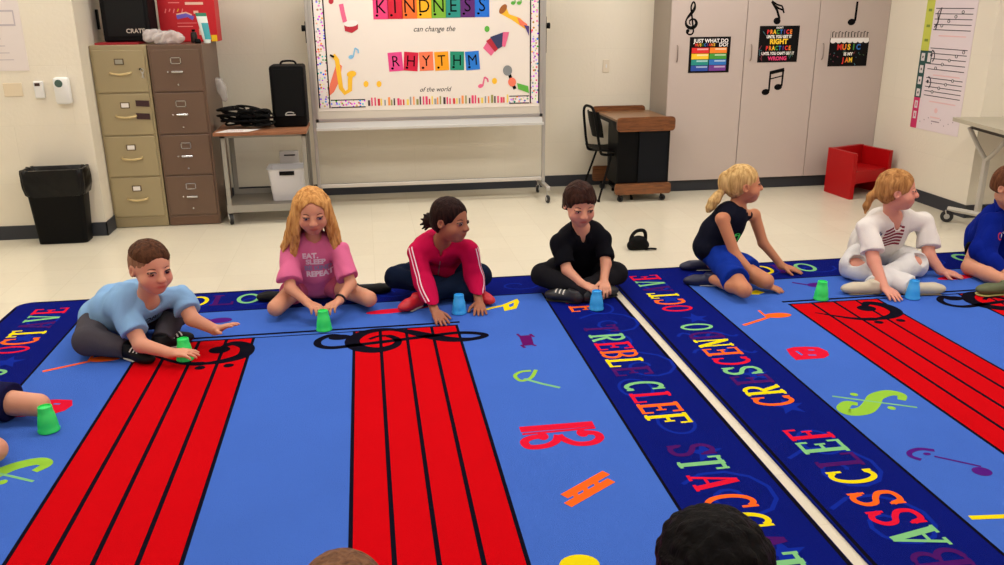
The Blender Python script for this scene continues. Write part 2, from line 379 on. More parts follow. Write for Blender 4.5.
    A = [('T', 4.33, r_), ('E', 4.22, o_)] + [(c, yy, seq[i % 5]) for i, (c, yy) in enumerate(zip('TREBLE', (3.91, 3.79, 3.68, 3.58, 3.48, 3.38)))] \
        + list(zip('CLEF', (3.22, 3.11, 3.01, 2.91), (g, r_, o_, y_))) + list(zip('STACCATO', (2.66, 2.56, 2.44, 2.31, 2.20, 2.09, 1.98, 1.87), (dr, g, r_, o_, y_, dr, g, r_))) \
        + list(zip('TEMPO', (1.62, 1.51, 1.4, 1.29, 1.18), (o_, y_, dr, g, r_)))
    word(1.115, A, (0, -1), (1, 0))
    Bw = list(zip('OCTAVE', (4.13, 4.24, 4.35, 4.46, 4.57, 4.68), (r_, o_, y_, dr, g, r_))) + list(zip('CRESCENDO', (2.99, 3.09, 3.2, 3.3, 3.41, 3.52, 3.63, 3.73, 3.85), (o_, y_, dr, g, r_, o_, y_, dr, g))) \
        + list(zip('BASS', (1.92, 2.03, 2.14, 2.25), (dr, g, r_, o_))) + list(zip('CLEF', (2.39, 2.5, 2.6, 2.7), (y_, dr, g, r_))) + list(zip('TEMPO', (1.2, 1.31, 1.42, 1.53, 1.64), (y_, dr, g, r_, o_)))
    word(-1.75, Bw, (0, 1), (-1, 0))
    for c, xx, m in zip('SOLO', (-1.13, -.99, -.85, -.71), (g, y_, dr, g)): put_letter(b, c, xx, 4.69, .14, .17, (1, 0), (0, 1), m, z[2])
    for c, xx, m in zip('C', (.38,), (g,)): put_letter(b, c, xx, 4.7, .14, .17, (1, 0), (0, 1), m, z[2])
    # woven symbols; measured points, the second rug repeats the pattern 3.37 m further right
    def fp(px, shift=0.0): return [((q := fl(x, y)).x-shift, q.y) for x, y in px]
    def sp(px, shift=0.0, n=6): return [(p.x, p.y) for p in spline([(x, y, 0) for x, y in fp(px, shift)], n)]
    S2 = 3.37; zz = z[4]
    c8 = lambda l: [(784+x/3.42, 400+y/3.42) for x, y in l]; c7 = lambda l: [(784+x/3.532, 260+y/3.532) for x, y in l]
    c4 = lambda l: [(480+x/3.425, 400+y/3.425) for x, y in l]; c3 = lambda l: [(480+x/3.77, 270+y/3.77) for x, y in l]
    b.rib(sp([(536, 372), (531, 380), (521, 383), (515, 378), (521, 374), (531, 373)]), .018, R_lime, zz); b.rib(fp([(524, 381), (542, 386), (560, 390)]), .016, R_grn, zz)
    b.poly(fp([(519, 338), (531, 337), (534, 347), (523, 348)])[::-1], R_dred, zz)
    for l in ([(517, 336), (522, 340)], [(530, 336), (534, 339)], [(521, 347), (525, 350)], [(531, 346), (536, 348)]): b.rib(fp(l), .014, R_dred, zz)
    b.rib(fp(c4([(137, 110), (388, 90)])), .045, R_r2, zz); b.rib(fp(c4([(145, 126), (395, 103)])), .016, R_r2, zz)
    b.rib(sp(c4([(215, 133), (175, 138), (152, 152), (170, 170), (225, 166), (260, 150), (268, 128)])), .034, R_r2, zz)
    b.rib(sp(c4([(268, 128), (285, 142), (330, 158), (385, 155), (410, 138), (395, 122), (350, 120)])), .034, R_r2, zz)
    for q in ((215, 133), (350, 122)): x, y = fp(c4([q]))[0]; b.disc(x, y, .022, .03, R_r2, zz)
    b.rib(fp(c4([(288, 340), (432, 258)])), .034, R_org, zz); b.rib(fp(c4([(300, 370), (450, 284)])), .034, R_org, zz)
    for l in ([(318, 320), (338, 352)], [(352, 300), (372, 334)], [(388, 280), (410, 312)]): b.rib(fp(c4(l)), .02, R_org, zz)
    b.disc(.545, 2.05, .06, .05, R_yel, zz); b.rib([(.6, 2.03), (.72, 1.85)], .02, R_yel, zz)
    b.poly(fp(c3([(85, 138), (140, 115), (148, 126), (138, 152), (92, 162)]))[::-1], R_yel, zz); b.poly(fp(c3([(108, 138), (128, 130), (126, 142), (112, 148)]))[::-1], R_sky, z[5])
    b.rib(fp(c3([(10, 160), (45, 150), (92, 140)])), .022, R_yel, zz)
    b.disc(.07, 4.34, .13, .035, R_r2, zz, a=.1); b.rib([(.2, 4.35), (.3, 4.39)], .03, R_r2, zz)
    # mallet, red clef sign, segno, note, as measured on the right-hand rug
    hx, hy = fp([(781, 317)], S2)[0]; b.disc(hx, hy, .075, .036, R_org, zz); b.rib(fp([(747, 327), (772, 319)], S2), .02, R_org, zz); b.rib(fp([(762, 312), (768, 317)], S2), .014, R_org, zz)
    hx, hy = fp([(820, 286.5)], S2)[0]; b.disc(hx, hy, .06, .04, R_pur, zz); b.rib(fp([(795, 284), (814, 287)], S2), .02, R_pur, zz)
    b.poly(fp([(790, 351), (797, 349), (808, 348.5), (822, 349), (831, 353), (833, 357), (828, 360), (812, 361), (800, 362), (794, 357)], S2)[::-1], R_r2, zz)
    for l in ([(800, 353), (806, 357)], [(812, 352), (818, 352)], [(812, 357), (820, 357)]): b.rib(fp(l, S2), .012, R_sky, z[5])
    sg = sp(c7([(430, 502), (428, 484), (385, 476), (340, 490), (325, 515), (300, 538), (250, 545), (224, 532), (240, 513), (275, 516)]), S2)
    n = len(sg); b.rib(sg, [.03+.035*math.sin(math.pi*i/(n-1)) for i in range(n)], R_lime, zz)
    b.rib(fp(c7([(185, 488), (485, 528)]), S2), .012, R_grn, zz)
    for q in ((262, 482), (395, 530)): x, y = fp(c7([q]), S2)[0]; b.disc(x, y, .016, .016, R_lime, zz)
    x, y = fp(c8([(693, 252)]), S2)[0]; b.disc(x, y, .034, .03, R_pur, zz); b.rib(fp(c8([(530, 200), (690, 235)]), S2), .011, R_pur, zz)
    b.rib(sp(c8([(485, 212), (450, 200), (447, 185), (480, 175), (530, 180)]), S2), .02, R_pur, zz); x, y = fp(c8([(505, 192)]), S2)[0]; b.disc(x, y, .014, .01, R_pur, zz)
    b.rib(fp([(975, 520), (1030, 518)], S2), .022, R_yel, zz)
    b.poly([(-1.30, 4.27), (-1.2, 4.33), (-1.17, 4.28), (-1.22, 4.25)], R_yel, zz)
    return b.build('music_rug')
rug1 = tag(rug(), 'large blue music rug with red staves, left of the pale gap in the floor', 'rug', 'music rugs side by side')
rug2 = rug1.copy(); COL.objects.link(rug2); rug2.location.x = 3.35
tag(rug2, 'large blue music rug with red staves, right of the pale gap in the floor', 'rug', 'music rugs side by side')
# ------------------------------------------------------------------ blended solid surfaces for bodies, clothes and hair
def _n(a): return np.array(a, dtype=np.float32)
class Blob:
    def __init__(s, res=.005): s.o = []; s.res = res; s.cuts = []; s.nz = None
    def cone(s, a, b, ra, rb, k=.012, cut=0, cut0=0, sub=False):
        a, b = Vector(a), Vector(b); s.o.append(('c', a, b, ra, rb, k, cut, cut0, sub)); return s
    def ball(s, c, r, k=.012, sub=False): return s.cone(c, Vector(c)+Vector((0, 0, .0005)), r, r, k, sub=sub)
    def ell(s, c, r, ax=None, k=.012, sub=False):
        ax = ax or (Vector((1, 0, 0)), Vector((0, 1, 0)), Vector((0, 0, 1)))
        s.o.append(('e', Vector(c), r, ax, k, sub)); return s
    def chain(s, pts, rs, k=.008, **kw):
        for i in range(len(pts)-1): s.cone(pts[i], pts[i+1], rs[i], rs[i+1], k, **kw)
        return s
    def cut(s, c, n): s.cuts.append((Vector(c), Vector(n).normalized())); return s       # keep the side n points away from
    def bake(s, name, m, parent=None, paint=None, smooth=1):
        lo, hi = _n([9, 9, 9]), _n([-9, -9, -9])
        def bb(o):
            if o[0] == 'c':
                r = max(o[3], o[4]); return _n([min(o[1][i], o[2][i])-r for i in range(3)]), _n([max(o[1][i], o[2][i])+r for i in range(3)])
            r = max(o[2]); return _n([o[1][i]-r for i in range(3)]), _n([o[1][i]+r for i in range(3)])
        for o in s.o:
            if not o[-1]:
                l, h = bb(o); lo = np.minimum(lo, l); hi = np.maximum(hi, h)
        R = s.res; lo = lo-3*R; hi = hi+3*R; N = np.ceil((hi-lo)/R).astype(int)+1
        ax = [lo[i]+R*np.arange(N[i], dtype=np.float32) for i in range(3)]
        F = np.full(N, .5, dtype=np.float32)
        for o in s.o:
            l, h = bb(o); k = o[5] if o[0] == 'c' else o[4]; sub = o[-1]
            mg = k+4*R
            i0 = np.clip(((l-mg-lo)/R).astype(int), 0, N-1); i1 = np.clip(((h+mg-lo)/R).astype(int)+2, 0, N)
            if (i1 <= i0).any(): continue
            X = ax[0][i0[0]:i1[0], None, None]; Y = ax[1][None, i0[1]:i1[1], None]; Z = ax[2][None, None, i0[2]:i1[2]]
            if o[0] == 'c':
                a, b, ra, rb = o[1:5]; ba = b-a; L2 = max(ba.length_squared, 1e-10)
                t = ((X-a.x)*ba.x+(Y-a.y)*ba.y+(Z-a.z)*ba.z)/L2; tc = np.clip(t, 0, 1)
                d = np.sqrt((X-a.x-tc*ba.x)**2+(Y-a.y-tc*ba.y)**2+(Z-a.z-tc*ba.z)**2)-(ra+(rb-ra)*tc)
                Ln = math.sqrt(L2)
                if o[6]: d = np.maximum(d, (t-1)*Ln)
                if o[7]: d = np.maximum(d, -t*Ln)
            else:
                c, r, A = o[1:4]; dx, dy, dz = X-c.x, Y-c.y, Z-c.z
                q = [(dx*A[i].x+dy*A[i].y+dz*A[i].z) for i in range(3)]
                k0 = np.sqrt(sum((q[i]/r[i])**2 for i in range(3))); k1 = np.sqrt(sum((q[i]/r[i]**2)**2 for i in range(3)))
                d = k0*(k0-1)/np.maximum(k1, 1e-6)
            sl = (slice(i0[0], i1[0]), slice(i0[1], i1[1]), slice(i0[2], i1[2])); G = F[sl]
            if sub:
                d = -d; hh = np.clip(.5-.5*(G-d)/k, 0, 1); F[sl] = G*(1-hh)+d*hh+k*hh*(1-hh)
            else:
                hh = np.clip(.5+.5*(G-d)/k, 0, 1); F[sl] = G*(1-hh)+d*hh-k*hh*(1-hh)
        X, Y, Z = ax[0][:, None, None], ax[1][None, :, None], ax[2][None, None, :]
        if s.nz: F = F+s.nz(X, Y, Z).astype(np.float32)
        for c, n in s.cuts: F = np.maximum(F, (X-c.x)*n.x+(Y-c.y)*n.y+(Z-c.z)*n.z)
        F[0] = F[-1] = .5; F[:, 0] = F[:, -1] = .5; F[:, :, 0] = F[:, :, -1] = .5
        v, q = nets(F, lo, R)
        for _ in range(smooth): v = relax(v, q)
        me = bpy.data.meshes.new(name)
        me.vertices.add(len(v)); me.vertices.foreach_set('co', v.astype(np.float32).ravel())
        me.loops.add(len(q)*4); me.loops.foreach_set('vertex_index', q.astype(np.int32).ravel())
        me.polygons.add(len(q)); me.polygons.foreach_set('loop_start', np.arange(0, len(q)*4, 4, dtype=np.int32)); me.polygons.foreach_set('loop_total', np.full(len(q), 4, dtype=np.int32))
        me.polygons.foreach_set('use_smooth', np.ones(len(q), dtype=bool))
        me.update(calc_edges=True); me.validate(); me.materials.append(m)
        if paint:
            at_ = me.color_attributes.new('tint', 'FLOAT_COLOR', 'POINT'); at_.data.foreach_set('color', paint(v).astype(np.float32).ravel())
        o = bpy.data.objects.new(name, me); COL.objects.link(o)
        if parent: attach(o, parent)
        return o
def nets(F, lo, R):
    s = F < 0; c = np.zeros(tuple(n-1 for n in F.shape), dtype=np.uint8)
    offs = [(i, j, k) for i in (0, 1) for j in (0, 1) for k in (0, 1)]
    n0, n1, n2 = c.shape
    for i, j, k in offs: c += s[i:i+n0, j:j+n1, k:k+n2]
    act = (c > 0) & (c < 8); idx = np.argwhere(act)
    vid = np.full(c.shape, -1, dtype=np.int64); vid[act] = np.arange(len(idx))
    val = {o: F[idx[:, 0]+o[0], idx[:, 1]+o[1], idx[:, 2]+o[2]] for o in offs}
    acc = np.zeros((len(idx), 3)); cnt = np.zeros(len(idx))
    for o in offs:
        for a in range(3):
            if o[a]: continue
            p = list(o); p[a] = 1; p = tuple(p); f0, f1 = val[o], val[p]; m = (f0 < 0) != (f1 < 0)
            t = np.where(m, f0/np.where(m, f0-f1, 1), 0)
            for x in range(3): acc[:, x] += m*(o[x]+(t if x == a else 0))
            cnt += m
    v = lo+R*(idx+acc/cnt[:, None]); Q = []
    for a in range(3):
        b, c2 = (a+1) % 3, (a+2) % 3
        A = [slice(None)]*3; B = [slice(None)]*3; A[a] = slice(0, -1); B[a] = slice(1, None)
        s0, s1 = s[tuple(A)], s[tuple(B)]; e = np.argwhere(s0 != s1)
        e = e[(e[:, b] > 0) & (e[:, c2] > 0) & (e[:, b] < F.shape[b]-1) & (e[:, c2] < F.shape[c2]-1)]
        def g(db, dc):
            q = e.copy(); q[:, b] += db; q[:, c2] += dc; return vid[q[:, 0], q[:, 1], q[:, 2]]
        q = np.stack([g(-1, -1), g(0, -1), g(0, 0), g(-1, 0)], 1)
        ins = s[e[:, 0], e[:, 1], e[:, 2]]; q[~ins] = q[~ins][:, ::-1]; Q.append(q)
    return v, np.concatenate(Q)
def relax(v, q):
    acc = np.zeros_like(v); cnt = np.zeros(len(v))
    for i in range(4):
        a, b = q[:, i], q[:, (i+1) % 4]
        for x in range(3): acc[:, x] += np.bincount(a, v[b, x], len(v))+np.bincount(b, v[a, x], len(v))
        cnt += np.bincount(a, minlength=len(v))+np.bincount(b, minlength=len(v))
    return v*.5+acc/cnt[:, None]*.5
def folds(amp=.003, f=38, seed=0):
    rr = random.Random(seed); w = [(rr.uniform(-1, 1), rr.uniform(-1, 1), rr.uniform(-.6, .6), rr.uniform(0, 6)) for _ in range(4)]
    def g(X, Y, Z):
        t = 0
        for a, b, c, p in w: t = t+1.3*(1-2*np.abs(np.sin((a*X+b*Y+c*Z)*f*.6+p+1.5*np.sin((b*X-a*Y+c*Z)*f*.4+p))))
        return t*amp*.5
    return g
def bvh(o):
    me = o.data; off = Vector() if not o.parent else o.matrix_parent_inverse.to_translation()+o.parent.location
    return BVHTree.FromPolygons([v.co+off for v in me.vertices], [list(p.vertices) for p in me.polygons])
def decal(name, items, o, u, v, tree, parent, lift=.0015, far=.3):
    """items: (points 2d, faces, material); laid on the cloth along the inward normal"""
    u, v, o = Vector(u).normalized(), Vector(v).normalized(), Vector(o); n = u.cross(v)
    b = MB(); last = None
    for pts, fs, m in items:
        vs = []; ok = []
        for p in pts:
            q = o+u*p[0]+v*p[1]+n*far; h = tree.ray_cast(q, -n, far*2)
            if h[0] is None: vs.append(o+u*p[0]+v*p[1]); ok.append(False)
            else: vs.append(h[0]+n*lift); ok.append(True)
        b.add(vs, [f for f in fs if all(ok[i] for i in f)], m)
    ob = b.build(name)
    if parent: attach(ob, parent)
    return ob
def quadgrid(x0, y0, x1, y1, nx=8, ny=4, warp=None):
    pts = [(x0+(x1-x0)*i/nx, y0+(y1-y0)*j/ny) for j in range(ny+1) for i in range(nx+1)]
    if warp: pts = [warp(*p) for p in pts]
    return pts, [(j*(nx+1)+i, j*(nx+1)+i+1, (j+1)*(nx+1)+i+1, (j+1)*(nx+1)+i) for j in range(ny) for i in range(nx)]
def textitem(t, x, y, size, m, shear=0, bold=.01, sx=1):
    vs, fs = textgeo(t, 'CENTER', shear, bold); return [(x+p[0]*size*sx, y+p[1]*size) for p in vs], fs, m
def sleeve_stripe(name, pts, out, offs, w, tree, m, parent, n=30):
    P = spline(pts, n//(len(pts)-1)); b = MB()
    for off in offs:
        vs = []; ok = []
        for i, p in enumerate(P):
            t = (P[min(i+1, len(P)-1)]-P[max(i-1, 0)]).normalized(); o_ = out(p, t) if callable(out) else Vector(out); o_ = (o_-t*o_.dot(t)).normalized(); s_ = t.cross(o_)
            for sg in (-.5, .5):
                q = p+s_*(off+sg*w); h = tree.ray_cast(q+o_*.16, -o_, .3)
                vs.append(h[0]+o_*.0018 if h[0] else q); ok.append(h[0] is not None)
        b.add(vs, [(2*i, 2*i+1, 2*i+3, 2*i+2) for i in range(len(P)-1) if all(ok[2*i:2*i+4])], m)
    o = b.build(name); attach(o, parent); return o
# ------------------------------------------------------------------ people
def skinmat(name, c, blush):
    m = mat(name, c, .5, spec=.3, bump=.08, bscale=250, sss=.15)
    nt = m.node_tree; N = nt.nodes; L = nt.links; b = N['Principled BSDF']
    a = N.new('ShaderNodeVertexColor'); a.layer_name = 'tint'; L.new(a.outputs['Color'], b.inputs['Base Color'])
    m['c'] = lin(c)[:3]; m['b'] = lin(blush)[:3]; return m
def hairmat(name, c1, c2, sc=70):
    m = bpy.data.materials.new(name); m.use_nodes = True
    nt = m.node_tree; N = nt.nodes; L = nt.links; b = N['Principled BSDF']; b.inputs['Roughness'].default_value = .5; b.inputs['Specular IOR Level'].default_value = .06
    tc = N.new('ShaderNodeTexCoord'); mp = N.new('ShaderNodeMapping'); mp.inputs['Scale'].default_value = (1, 1, .18)
    n = N.new('ShaderNodeTexNoise'); n.inputs['Scale'].default_value = sc; n.inputs['Detail'].default_value = 6; n.inputs['Distortion'].default_value = .6
    r = N.new('ShaderNodeValToRGB'); r.color_ramp.elements[0].color = lin(c1); r.color_ramp.elements[1].color = lin(c2); r.color_ramp.elements[0].position = .3; r.color_ramp.elements[1].position = .7
    bp = N.new('ShaderNodeBump'); bp.inputs['Strength'].default_value = .7; bp.inputs['Distance'].default_value = .01
    L.new(tc.outputs['Object'], mp.inputs[0]); L.new(mp.outputs[0], n.inputs['Vector']); L.new(n.outputs['Fac'], r.inputs[0]); L.new(r.outputs[0], b.inputs['Base Color'])
    L.new(n.outputs['Fac'], bp.inputs['Height']); L.new(bp.outputs[0], b.inputs['Normal']); return m
m_eyew = mat('eye_white', (186, 164, 154), .35); m_iris_b = mat('iris_blue', (62, 84, 104), .2); m_iris_d = mat('iris_brown', (48, 26, 18), .2); m_pupil = mat('pupil', (8, 6, 6), .15)
class Fig: pass
def person(label, spec, group=None):
    g = Fig(); J = {k: Vector(v) for k, v in spec['J'].items()}; g.J = J
    s = spec.get('s', 1.0); g.s = s; fat = spec.get('fat', 1.0); g.spec_fat = fat
    base = Vector((J['pel'].x, J['pel'].y, .011)); root = empty('person', base, label, 'person', group); g.root = root
    side = (J['shR']-J['shL']).normalized()                      # R is the person's right
    up = (J['neck']-J['pel']).normalized(); fwd = (up.cross(side)).normalized()
    g.side, g.up, g.fwd = side, up, fwd
    hipside = (J['hipR']-J['hipL']).normalized() if 'hipR' in J else side
    J.setdefault('hipR', J['pel']+hipside*.075*s); J.setdefault('hipL', J['pel']-hipside*.075*s)
    J['chest'] = J['pel'].lerp(J['neck'], .72)-fwd*.012*s; J['belly'] = J['pel'].lerp(J['neck'], .32)+fwd*spec.get('belly', .005)-fwd*.02*s
    hf = Vector(spec['face']).normalized(); hu = Vector(spec.get('hup', (0, 0, 1))); hr = hf.cross(hu).normalized(); hu = hr.cross(hf); g.H = (hr, hf, hu); c = J['head']; hh = .225*spec.get('hs', 1.0); g.hh = hh
    def hp(x, y, z): return c+(hr*x+hf*y+hu*z)*hh
    g.hp = hp; HA = (hr, hf, hu)
    def he(x, y, z, r, **kw): return (hp(x, y, z), tuple(q*hh for q in r), HA)
    B = Blob(spec.get('res', .005)); g.B = B
    # head
    def E(bl, x, y, z, r, k=.012, sub=False): bl.ell(hp(x, y, z), tuple(q*hh for q in r), HA, k, sub)
    E(B, 0, -.07, .12, (.345, .42, .37)); E(B, 0, .08, -.14, (.275, .31, .33), .03); E(B, 0, .22, -.34, (.13, .13, .11), .03)
    cw = .02 if fat > 1.05 else .008
    for q in (-1, 1):
        E(B, q*.15, .2, -.17, (.14+cw, .15, .14), .02); E(B, q*.345, -.05, -.04, (.04, .085, .12), .006); E(B, q*.36, -.035, -.04, (.028, .04, .07), .006, True)
        E(B, q*.15, .40, .015, (.095, .055, .05), .02, True); E(B, q*.15, .325, .01, (.075, .055, .045), .008); E(B, q*.045, .42, -.125, (.04, .04, .03), .01)
    B.cone(hp(0, .36, .03), hp(0, .44, -.105), .03*hh, .052*hh, .014)
    E(B, 0, .355, -.235, (.1, .04, .026), .012); E(B, 0, .35, -.275, (.085, .04, .028), .012)
    # neck, trunk
    B.cone(J['neck'], hp(0, -.12, -.3), .043*s, .041*s, .018); B.cone(J['neck']-up*.06, J['neck']+up*.01, .05*s, .04*s, .03)
    tA = (side, fwd, up)
    B.ell(J['chest'], (.115*s*fat, .08*s*fat, .12*s), tA, .03); B.ell(J['belly'], (.105*s*fat, .08*s*fat, .12*s), tA, .03)
    B.ell(J['pel'], (.12*s*fat, .09*s*fat, .08*s), (hipside, Vector((0,0,1)).cross(hipside)*-1, Vector((0, 0, 1))), .03)
    r1, r2, r3 = .036*s*fat, .031*s*fat, .022*s*fat
    for q in 'LR':
        if 'sh'+q in J:
            B.cone(J['neck']-up*.03, J['sh'+q], .040*s, .033*s*fat, .03)
            if 'el'+q in J:
                B.cone(J['sh'+q], J['el'+q], .037*s*fat, r2, .02); B.cone(J['el'+q], J['wr'+q], r2, r3, .012)
                hd = spec['hand'+q]
                hand(B, J['wr'+q], Vector(hd[0]), Vector(hd[1]), (-1 if q == 'L' else 1), s*hd[3] if len(hd) > 3 else s, hd[2])
        if 'kn'+q in J:
            bl = 1 if spec.get('bare', False) else .86; B.cone(J['hip'+q], J['kn'+q], .068*s*fat*bl, .05*s*fat*bl, .02)
            mid = J['kn'+q].lerp(J['an'+q], .35)
            B.cone(J['kn'+q], mid, .047*s*fat*bl, .045*s*fat*bl, .015); B.cone(mid, J['an'+q], .045*s*fat*bl, .028*s, .015)
            B.cone(J['an'+q], J['to'+q], .022*s, .012*s, .01)
    B.cut((0, 0, .0135), (0, 0, -1))
    sk = spec['skin']; cc, bl = np.array(sk['c'][:]), np.array(sk['b'][:])
    lc = np.array(hp(0, .39, -.255)); ck = [np.array(hp(q*.17, .3, -.13)) for q in (-1, 1)]; no = np.array(hp(0, .45, -.11)); mhr, mhu = np.array(hr), np.array(hu)
    def paint(v):
        col = np.repeat(cc[None], len(v), 0)
        for p, w, am in ((ck[0], .09, .32), (ck[1], .09, .32), (no, .05, .3)):
            t = am*np.exp(-((v-p)**2).sum(1)/(w*hh)**2/1.6)[:, None]; col = col*(1-t)+bl*t
        d = v-lc; x = d@mhr; z = d@mhu; r = (d**2).sum(1)**.5
        t = np.exp(-((x/(.095*hh))**4+(z/(.036*hh))**2))[:, None]*(r < .14*hh)[:, None]*.85; lip = bl*np.array([.75, .4, .42]); col = col*(1-t)+lip*t
        return np.concatenate([col, np.ones((len(v), 1))], 1)
    body = B.bake('body', sk, root, paint); g.body = body; tr = bvh(body); g.btree = tr
    # eyes and brows laid on the head
    ir = spec.get('iris', m_iris_d); hm = spec['brow']
    for q in (-1, 1):
        b = MB(); x0, z0 = q*.15*hh, .005*hh; ew, eh = .066*hh, spec.get('eye', .030)*hh; fs = [list(range(20))]
        gz = spec.get('gaze', 0)*hh*.02
        el_ = lambda rx, rz, dx=0, dz=0: ([(x0+dx+rx*math.cos(6.2832*i/20), z0+dz+rz*math.sin(6.2832*i/20)) for i in range(20)], fs)
        fr = (c, hr, hu)
        its = [el_(ew, eh)+(m_eyew,)]
        sgn = 1 if hr.cross(hu).dot(hf) > 0 else -1
        def dc(nm, items, lift): return decal(nm, [([(p[0]*sgn, p[1]) for p in a], f if sgn > 0 else [x[::-1] for x in f], m) for a, f, m in items], c, hr*sgn*1.0, hu, tr, root, lift)
        dc('eye', its, .0012)
        dc('iris', [el_(eh*1.2, eh*1.0, gz, 0)+(ir,), ], .002); 
        dc('pupil', [el_(eh*.5, eh*.5, gz, 0)+(m_pupil,)], .0026)
        lidp = [(x0+ew*1.1*math.cos(math.radians(a)), z0+eh*(1.1+.3*0)*math.sin(math.radians(a))) for a in range(0, 181, 15)]
        lo_ = lidp+[(p[0], p[1]+.02*hh) for p in lidp][::-1]; k = len(lidp)
        dc('eyelash', [(lo_, [(i, i+1, 2*k-2-i, 2*k-1-i) for i in range(k-1)], spec.get('lash', lash))], .003)
        bw = [(x0+q*(-.06+.02*i)*hh, z0+(.075+.018*math.sin(i*.55))*hh) for i in range(7)]; bt = [(p[0], p[1]+(.022-.002*i)*hh) for i, p in enumerate(bw)]
        pp = bw+bt[::-1]; dc('eyebrow', [(pp, [(i, i+1, 12-i, 13-i) for i in range(6)], hm)], .002)
    return g
def hand(B, w, d, n, sg, s=1.0, curl=.35):
    d = d.normalized(); n = (n-d*n.dot(d)).normalized(); l = n.cross(d)*sg       # l: towards the thumb
    P = lambda a, b, c: w+(d*a+l*b+n*c)*s
    A = (d, l, n)
    B.cone(w-d*.01, P(.02, 0, 0), .02*s, .019*s, .012); B.ell(P(.04, 0, 0), (.04*s, .031*s, .014*s), A, .01)
    for i in range(4):
        y = .026-.0165*i; L = (.058, .064, .06, .047)[i]; p = P(.066-(.006 if i in (0, 3) else 0), y, 0); an = (.14-.10*i)
        q = (d*math.cos(an)+l*math.sin(an)).normalized(); B.cone(P(.035, y*.7, 0), p, .009*s, .0095*s, .006); a = curl*.5
        for j, fr in enumerate((.45, .32, .25)):
            dd = (q*math.cos(a)-n*math.sin(a)); e = p+dd*L*fr*s; B.cone(p, e, (.0088-.0009*j)*s, (.008-.0009*j)*s, .002); p = e; a += curl*(.8+.15*i)
    p = P(.02, .024, -.002); q = (d*.62+l*.75-n*.25).normalized(); e = p+q*.034*s; B.cone(p, e, .0125*s, .0095*s, .006)
    q = (d*.85+l*.4-n*.3*(1+curl)).normalized(); B.cone(e, e+q*.028*s, .0095*s, .0075*s, .003)
def shirt(g, m, sleeve=.75, full=False, hem=.022, loose=1.0, neck=.052, vneck=0, tank=False, amp=.003, seed=0, name='shirt', res=.006):
    J, s = g.J, g.s; tA = (g.side, g.fwd, g.up)
    B = Blob(res); fat = g.spec_fat
    B.ell(J['chest'], ((.118*fat+.014*loose)*s, (.082*fat+.014*loose)*s, .125*s), tA, .03)
    B.ell(J['belly'], ((.108*fat+.024*loose)*s, (.086*fat+.024*loose)*s, .14*s), tA, .03)
    hp_ = J['pel']+Vector((0, 0, .0)); B.ell(hp_, ((.122*fat+.012*loose)*s, (.095*fat+.010)*s, .085*s), tA, .035)
    B.cone(J['neck']-g.up*.07*s, J['neck']-g.up*.008*s, .06*s, .05*s, .03)
    for q in 'LR':
        if 'sh'+q not in J: continue
        a, e = J['sh'+q], J['el'+q] if 'el'+q in J else None
        if tank:
            B.cone(J['neck']-g.up*.05-(g.fwd*0), J['neck'].lerp(a, .62)-g.up*.012, .035*s, .032*s, .03); continue
        B.cone(J['neck']-g.up*.03*s, a, .048*s, .043*s*fat, .035)
        if e is None: continue
        if full:
            w = J['wr'+q]; B.cone(a, e, .046*s*fat*loose**.3, .044*s*loose**.5, .02); B.cone(e, e.lerp(w, .93), .044*s*loose**.5, .034*s, .015, cut=1); B.cone(e.lerp(w, .86), e.lerp(w, 1.0), .034*s, .0305*s, .004, cut=1)
        else:
            B.cone(a, a.lerp(e, sleeve), .044*s*fat, .048*s*fat*loose**.5, .02, cut=1)
    B.nz = folds(amp, seed=seed)
    B.cone(J['neck']-g.up*.012*s, J['neck']+g.up*.12*s+g.fwd*.03, neck*.95*s, neck*1.2*s, .004, sub=True)
    if vneck: B.cone(J['neck']+g.fwd*.06*s-g.up*vneck*s, J['neck']+g.fwd*.07*s+g.up*.03, .006*s, .034*s, .004, sub=True)
    B.cut((0, 0, hem), (0, 0, -1))
    o = B.bake(name, m, g.root); g.shirt = o; g.stree = bvh(o); return o
def trousers(g, m, upto=1.0, amp=.003, seed=3, name='trousers', loose=1.0, legs='LR', zmin=.0138, res=.006):
    J, s, fat = g.J, g.s, g.spec_fat; B = Blob(res); hs = (J['hipR']-J['hipL']).normalized()
    B.ell(J['pel']+Vector((0, 0, .01)), ((.128*fat)*s, (.098*fat)*s, .085*s), (hs, Vector((0, 0, 1)).cross(hs), Vector((0, 0, 1))), .03)
    for q in legs:
        if 'kn'+q not in J: continue
        h, k, a = J['hip'+q], J['kn'+q], J['an'+q]
        if upto < 1: B.cone(h, h.lerp(k, upto), .076*s*fat, .068*s*fat*loose, .02, cut=1)
        else:
            B.cone(h, k, .076*s*fat, .059*s*fat*loose, .02); t = min(1, upto-1+.0) if upto < 2 else .96
            B.cone(k, k.lerp(a, .96 if upto >= 2 else upto-1), .057*s*fat*loose, .046*s*loose, .015, cut=1)
    B.nz = folds(amp, seed=seed); B.cut((0, 0, zmin), (0, 0, -1))
    o = B.bake(name, m, g.root); g.trou = o; return o
